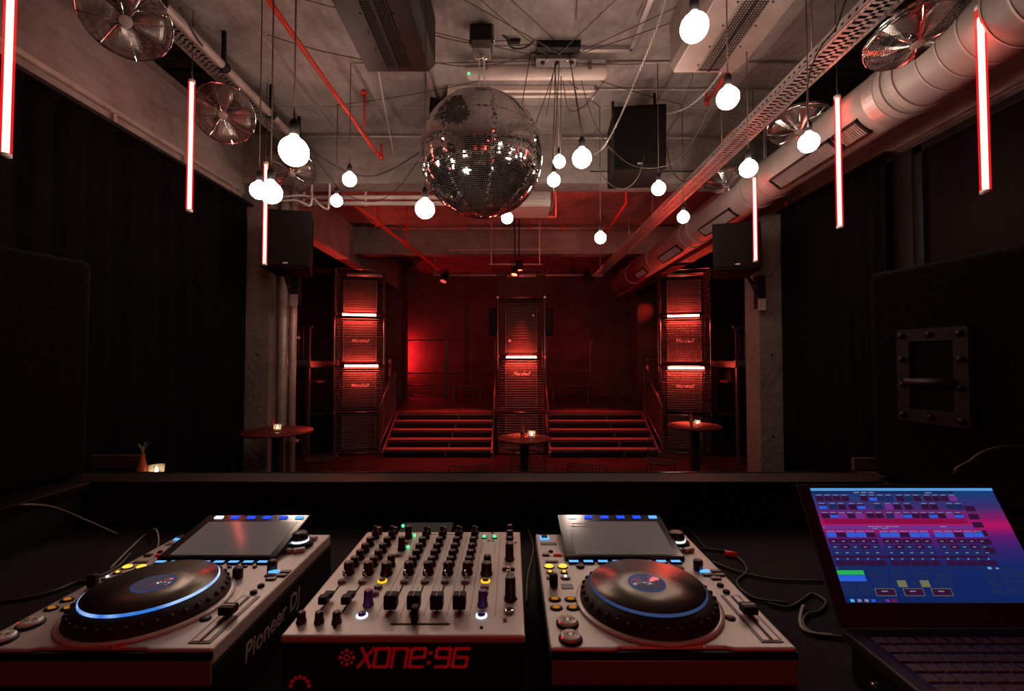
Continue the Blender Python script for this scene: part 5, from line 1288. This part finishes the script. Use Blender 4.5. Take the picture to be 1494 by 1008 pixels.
for x, y in ((.014, .030), (.0385, .030), (.0625, .030)): knob(x, y, .0058, .015)
for x, y in ((.065, .018), (.262, .018), (.012, .10), (.309, .09), (.31, .30), (.262, .35), (.055, .352)):
    q = MB(); q.lathe([(.0024, 0), (.0024, .0012)], 10, T(x, y)); q.build('panel_screw', M_black, t, **B)
q = MB(); q.box(.135, .20, .3425, .3445, MH, MH+.0004); q.build('vent_line', M_print, t, **B)
# stroke lettering on the front: a sun, then the name
def strokes(polys, M, th, name, m, par):
    q = MB()
    for pl_ in polys:
        for a, b_ in zip(pl_[:-1], pl_[1:]):
            a = V(*a); b_ = V(*b_); d = (b_-a); L = d.length; d /= L; n_ = V(-d.y, d.x)*th/2; e = d*th/2
            pts = [a-e-n_, b_+e-n_, b_+e+n_, a-e+n_]
            q.hexa([M @ V(p.x, p.y, 0) for p in pts]+[M @ V(p.x, p.y, .0006) for p in pts])
    return q.build(name, m, par, **B)
MF = Matrix(((1,.18,0,.078),(0,0,-1,.0018),(0,1,0,MH-.0405),(0,0,0,1)))
gl = {'x': ([[(0,0),(.85,1.25)],[(.05,1.25),(.8,0)]], 1.15), 'o': ([[(.1,0),(.85,0),(.95,.1),(.95,1.15),(.85,1.25),(.1,1.25),(0,1.15),(0,.1),(.1,0)]], 1.35), 'n': ([[(0,0),(0,1.25),(.85,1.25),(.95,1.15),(.95,0)]], 1.35),
      'e': ([[(.9,0),(.1,0),(0,.1),(0,1.15),(.1,1.25),(.85,1.25),(.95,1.15),(.95,.68),(0,.6)]], 1.4), ':': ([[(0,.28),(.05,.28)],[(0,.95),(.05,.95)]], .5),
      '9': ([[(.1,0),(.85,0),(.95,.1),(.95,1.15),(.85,1.25),(.1,1.25),(0,1.15),(0,.72),(.1,.62),(.95,.62)]], 1.35), '6': ([[(.95,1.25),(.1,1.25),(0,1.15),(0,.1),(.1,0),(.85,0),(.95,.1),(.95,.55),(.85,.65),(.3,.65)]], 1.0)}
sc_l = .0186; ox = .024
for chx in 'xone:96':
    pol, adv = gl[chx]; strokes([[(ox+a*sc_l, b_*sc_l) for a, b_ in pl_] for pl_ in pol], MF, .0040, 'front_letter', M_redprint, t); ox += adv*sc_l*.93
q = MB()
def disc(cx, cz, r): q.cyl((cx, .0022, cz), (cx, .0012, cz), r, 10)
scx, scz = .087, MH-.029
for k in range(8):
    a = PI/4*k; disc(scx+.0088*math.cos(a), scz+.0088*math.sin(a), .0019 if k % 2 else .0026)
q.ring((0,0,0), .0026, .0046, 0, .001, 18, Matrix.Translation((scx, .0022, scz)) @ Matrix.Rotation(PI/2, 4, 'X')); q.build('sun_emblem', M_redprint, t, **B)
q = MB()
for k in range(7):
    a = PI*(.02+.16*k); disc(.026+.012*math.cos(a), MH-.066+.012*math.sin(a), .0026)
q.build('dotted_emblem', M_redprint, t, **B)

# ------------------------------------------------------------------ laptop on a flat case
LX0, LX1, LZH, LYH = .524, .882, CZ-.428, .736
q = MB(); q.box(LX0+.012, LX1+.01, LYH-.235, LYH+.0, DT, LZH-.019); o = q.build('equipment_case', M_blackgloss, None, .006); tag(o, 'flat glossy black equipment case lying under the laptop', 'equipment case')
for k in range(3):
    q = MB(); q.cyl((LX0+.0125, LYH-.05-.04*k, DT+.02), (LX0+.008, LYH-.05-.04*k, DT+.02), .006, 12); q.build('socket', M_chrome, o)
t = thing('laptop', 'open laptop with a blue and magenta software screen on a flat case', 'laptop', (LX0, LYH, LZH-.019))
q = MB(); q.box(LX0, LX1, LYH-.245, LYH, LZH-.019, LZH-.001); base = q.build('base', M_laptop, t, .003)
q = MB(); q.box(LX0+.02, LX1-.02, LYH-.150, LYH-.018, LZH-.0015, LZH-.0004); q.build('key_bed', M_blackgloss, base)
kw = .0222; proto = None
for rI in range(6):
    n = 14; y = LYH-.024-rI*.0205; x = LX0+.026
    for k in range(n):
        wk = kw-.0028
        q = MB()
        if rI == 5 and 4 <= k <= 7:
            if k > 4: x += kw; continue
            wk = kw*4-.0028
        if proto is None or wk > .03:
            q.hexa([(x,y-.0165,LZH-.001),(x+wk,y-.0165,LZH-.001),(x+wk,y,LZH-.001),(x,y,LZH-.001),(x+.001,y-.0155,LZH+.0012),(x+wk-.001,y-.0155,LZH+.0012),(x+wk-.001,y-.001,LZH+.0012),(x+.001,y-.001,LZH+.0012)])
            kk = q.build('key', M_key, base)
            if proto is None: proto = (kk, V(x, y, 0))
        else:
            kk = proto[0].copy(); COL.objects.link(kk); kk.location = V(x, y, 0)-proto[1]; kk.parent = base
        x += kw
q = MB(); q.box((LX0+LX1)/2-.06, (LX0+LX1)/2+.06, LYH-.240, LYH-.158, LZH-.0014, LZH-.0004); q.build('touchpad', M_laptop, base)
lidv = V(0, .1065, .197); LL = lidv.length; lu = lidv.normalized(); ln = V(0, -lu.z, lu.y)      # towards the viewer
def Lp(x, v, o=0): return V(x, LYH+.001, LZH)+lu*v+ln*o
def lslab(x0, x1, v0, v1, o0, o1, name, m, par, bev=0):
    q = MB(); q.hexa([Lp(x0,v0,o0), Lp(x1,v0,o0), Lp(x1,v1,o0), Lp(x0,v1,o0), Lp(x0,v0,o1), Lp(x1,v0,o1), Lp(x1,v1,o1), Lp(x0,v1,o1)]); return q.build(name, m, par, bev)
lid = lslab(LX0, LX1, 0, LL, -.006, 0, 'lid', M_laptop, t, .002)
sx0, sx1, sv0, sv1 = LX0+.0205, LX0+.352, .034, .2165
lslab(LX0+.006, LX1-.004, .012, LL-.004, -.001, .0004, 'bezel', M_laptop, lid)
# screen picture: blue field with a magenta band, drawn as light
sm = bpy.data.materials.new('laptop_screen'); sm.use_nodes = True; nt = sm.node_tree; nt.nodes.clear(); N = nt.nodes.new; LK = nt.links.new
tc = N('ShaderNodeTexCoord'); sp_ = N('ShaderNodeSeparateXYZ'); LK(tc.outputs['Generated'], sp_.inputs[0])
rp = N('ShaderNodeValToRGB'); LK(sp_.outputs['Z'], rp.inputs['Fac']); cr = rp.color_ramp
cr.elements[0].color = (.006,.020,.12,1); cr.elements[1].color = (.010,.06,.22,1)
for pos, c in ((.30, (.008,.022,.14)), (.45, (.04,.018,.16)), (.56, (.13,.012,.17)), (.655, (.50,.008,.13)), (.72, (.24,.012,.14)), (.82, (.05,.03,.17)), (.95, (.012,.05,.20))):
    e = cr.elements.new(pos); e.color = (*c, 1)
pass
em = N('ShaderNodeEmission'); em.inputs[1].default_value = .85; LK(rp.outputs[0], em.inputs[0]); ou = N('ShaderNodeOutputMaterial'); LK(em.outputs[0], ou.inputs[0])
scr = lslab(sx0, sx1, sv0, sv1, .0002, .0010, 'screen', sm, lid)
SC = {'lb': glow('screen_light_blue', (.12,.40,.85), .8), 'bl': glow('screen_blue', (.03,.13,.80), .8), 'dk': glow('screen_dark', (.06,.012,.07), .5), 'gy': glow('screen_grey', (.40,.36,.60), .55), 'pu': glow('screen_purple', (.28,.05,.42), .55),
      'gr': glow('screen_green', (.03,.50,.12), .8), 'nv': glow('screen_navy', (.015,.03,.13), .7), 'ye': glow('screen_yellow', (.25,.25,.12), .6), 'mg': glow('screen_magenta', (.45,.01,.10), .5), 'cy': glow('screen_cyan', (.08,.45,.85), .9)}
UI = {k: [] for k in SC}
def ui(c, u0, u1, v0, v1): UI[c].append((u0, u1, v0, v1))
ui('lb', 0, 1, .975, 1.0); ui('nv', .0, .78, .945, .972)
for u in (.23, .27, .31): ui('gy', u, u+.03, .952, .962)
ui('gy', .62, .655, .950, .96)
r2 = random.Random(4)
for vv, hh in ((.875, .05), (.795, .05), (.715, .045)):                  # rows of fixture tiles
    u = .015
    while u < .76:
        wd_ = .046; 
        if r2.random() < .83:
            ui(r2.choice(['dk','dk','dk','pu','nv']), u, u+wd_-.004, vv, vv+hh)
            ui('gy', u+.004, u+wd_-.012, vv+hh+.004, vv+hh+.011)
            if r2.random() < .22: ui('bl', u, u+wd_-.004, vv+.004, vv+hh*.7)
        u += wd_+(.012 if r2.random() < .15 else 0)
ui('mg', .02, .78, .665, .708); ui('pu', 0, .80, .612, .652)
for u in (.24, .28, .33, .37, .62): ui('gy', u, u+.035, .635, .643)
for u in (.26, .31): ui('gy', u, u+.03, .62, .627)
for g0, n in ((.01, 5), (.29, 5), (.575, 5)):                            # fader bank
    for k in range(n):
        u = g0+k*.052
        ui('gy', u+.002, u+.045, .593, .600); ui('bl' if (k*7+n+int(g0*10)) % 3 else 'dk', u, u+.048, .545, .586)
        ui('dk', u, u+.048, .49, .53); ui('dk' if k % 2 else 'nv', u, u+.048, .44, .48); ui('nv', u, u+.048, .39, .43)
        for v in (.505, .455, .405): ui('gy', u+.014, u+.030, v, v+.008)
        ui('gr' if k % 2 else 'cy', u+.01, u+.018, .352, .362); ui('dk', u, u+.048, .30, .345)
ui('dk', 0, .80, .365, .385); ui('nv', 0, .9, .268, .288)
ui('gr', .0, .135, .225, .262); ui('bl', .0, .135, .172, .222)
for u, wd_, v, h_ in ((.16,.09,.19,.06), (.27,.09,.19,.06), (.38,.09,.19,.06), (.49,.09,.19,.06), (.17,.07,.12,.06), (.25,.09,.12,.06), (.36,.09,.12,.06), (.47,.09,.12,.06), (.0,.07,.06,.10), (.08,.07,.06,.10)): ui('nv', u, u+wd_, v, v+h_)
for u in (.16, .30, .44): ui('ye', u, u+.10, .055, .115); ui('dk', u+.003, u+.097, .059, .111); ui('gy', u+.03, u+.06, .088, .096)
for u in (.285, .40): ui('ye', u, u+.045, .125, .18); ui('nv', u+.004, u+.041, .13, .175)
for k in range(6): ui('dk', .80, .855, .78-.075*k, .83-.075*k)
for k in range(3):
    for j in range(3): ui('nv', .74+.075*k, .80+.075*k, .06+.07*j, .115+.07*j)
for k, c in enumerate(('cy', 'gy', 'gy', 'bl', 'nv', 'pu', 'mg')): ui(c, .02+.035*k, .040+.035*k, .008, .03)
ui('ye', .004, .012, .275, .285); ui('ye', .004, .012, .625, .64); ui('lb', .77, .79, .27, .29); ui('gy', .81, .825, .27, .285)
oz = .0011
for c in ('nv', 'mg', 'pu', 'ye', 'dk', 'bl', 'lb', 'gr', 'cy', 'gy'):
    q = MB(); oz += .00012
    for u0, u1, v0, v1 in UI[c]:
        xa, xb, va, vb = sx0+(sx1-sx0)*u0, sx0+(sx1-sx0)*u1, sv0+(sv1-sv0)*v0, sv0+(sv1-sv0)*v1
        q.add([Lp(xa,va,oz), Lp(xb,va,oz), Lp(xb,vb,oz), Lp(xa,vb,oz)], [(0,1,2,3)])
    q.build('screen_tiles', SC[c], scr, kind='stuff')

# ------------------------------------------------------------------ small things and cables on the desk
q = MB(); q.box(-.30, -.16, 1.16, 1.28, DT, DT+.05); o = q.build('network_box', M_black, None, .005); tag(o, 'small black box with a green light behind the mixer', 'electronic box')
c = P(588, 767, 1.155); q = MB(); q.sphere(c, .004, 10, 6); q.build('green_light', E_green, o)
def cable(ctrl, lb, r=.0028, m=M_cable, n=6):
    q = MB(); q.tube(smooth_pts(ctrl, 8), r, n); o = q.build('cable', m); tag(o, lb, 'cable'); return o
D = DT+.004
def G(px, py, z=D):
    """point on the desk plane under a pixel"""
    a = P(px, py, 1.0); k = (z-CZ)/(a.z-CZ); return V(a.x*k, k, z)
cable([G(1120, 880), G(1150, 886), G(1175, 872), G(1185, 866), G(1205, 878), G(1195, 892), G(1178, 896), G(1172, 910), G(1190, 925), G(1232, 930)], 'thin looped laptop cable on the desk between player and laptop', .003)
cable([G(1172, 884), G(1168, 900), G(1170, 915), G(1185, 924), G(1215, 927)], 'grey ended power cable beside the laptop hinge', .0036, M_cablegr)
cable([G(1040, 820), G(1080, 835), G(1130, 845), G(1200, 848)], 'dark cable lying behind the player towards the laptop')
cable([G(1020, 800), G(1065, 806), G(1090, 830), G(1075, 850), G(1100, 872), G(1150, 880)], 'curling dark cable at the corner of the right player')
o = MB(); o.cyl(G(1058, 806, DT+.008), G(1075, 809, DT+.008), .006, 10); o = o.build('audio_plug', M_redprint); tag(o, 'small red audio plug lying behind the right player', 'plug')
cable([G(0, 878), G(40, 872), G(80, 862), G(110, 850), G(135, 845), G(170, 828), G(190, 808)], 'black cable on the desk beside the left player', .004)
cable([G(160, 830), G(190, 800), G(212, 780), G(226, 772, DT+.03), G(231, 785, DT+.02), G(230, 800)], 'thin cable looping up at the back of the left player', .0026, M_cablegr)
cable([V(-1.25, 1.05, LZ+.004), P(20, 740, 1.0), P(60, 738, 1.05), P(90, 745, 1.1), P(130, 762, 1.15), P(170, 780, 1.15)], 'dark cable draped from the left speaker shelf to the desk', .004)
cable([G(640, 765), G(620, 750), G(610, 757), G(606, 775)], 'thin red lit cable behind the mixer', .002, M_cablebr)
cable([G(770, 770), G(778, 800), G(770, 840), G(768, 880)], 'thin cable in the gap between mixer and right player', .002, M_cablebr)
cable([G(930, 745), G(960, 760), G(1000, 770), G(1030, 800)], 'thin cable behind the screen of the right player', .0025)
cable([V(1.28, 1.02, LZ+.004), P(1405, 700, 1.02), P(1418, 672, 1.03), P(1450, 655, 1.03), P(1500, 652, 1.02), P(1560, 665, 1.0)], 'dark cable arching in front of the right big speaker', .004, M_cable)
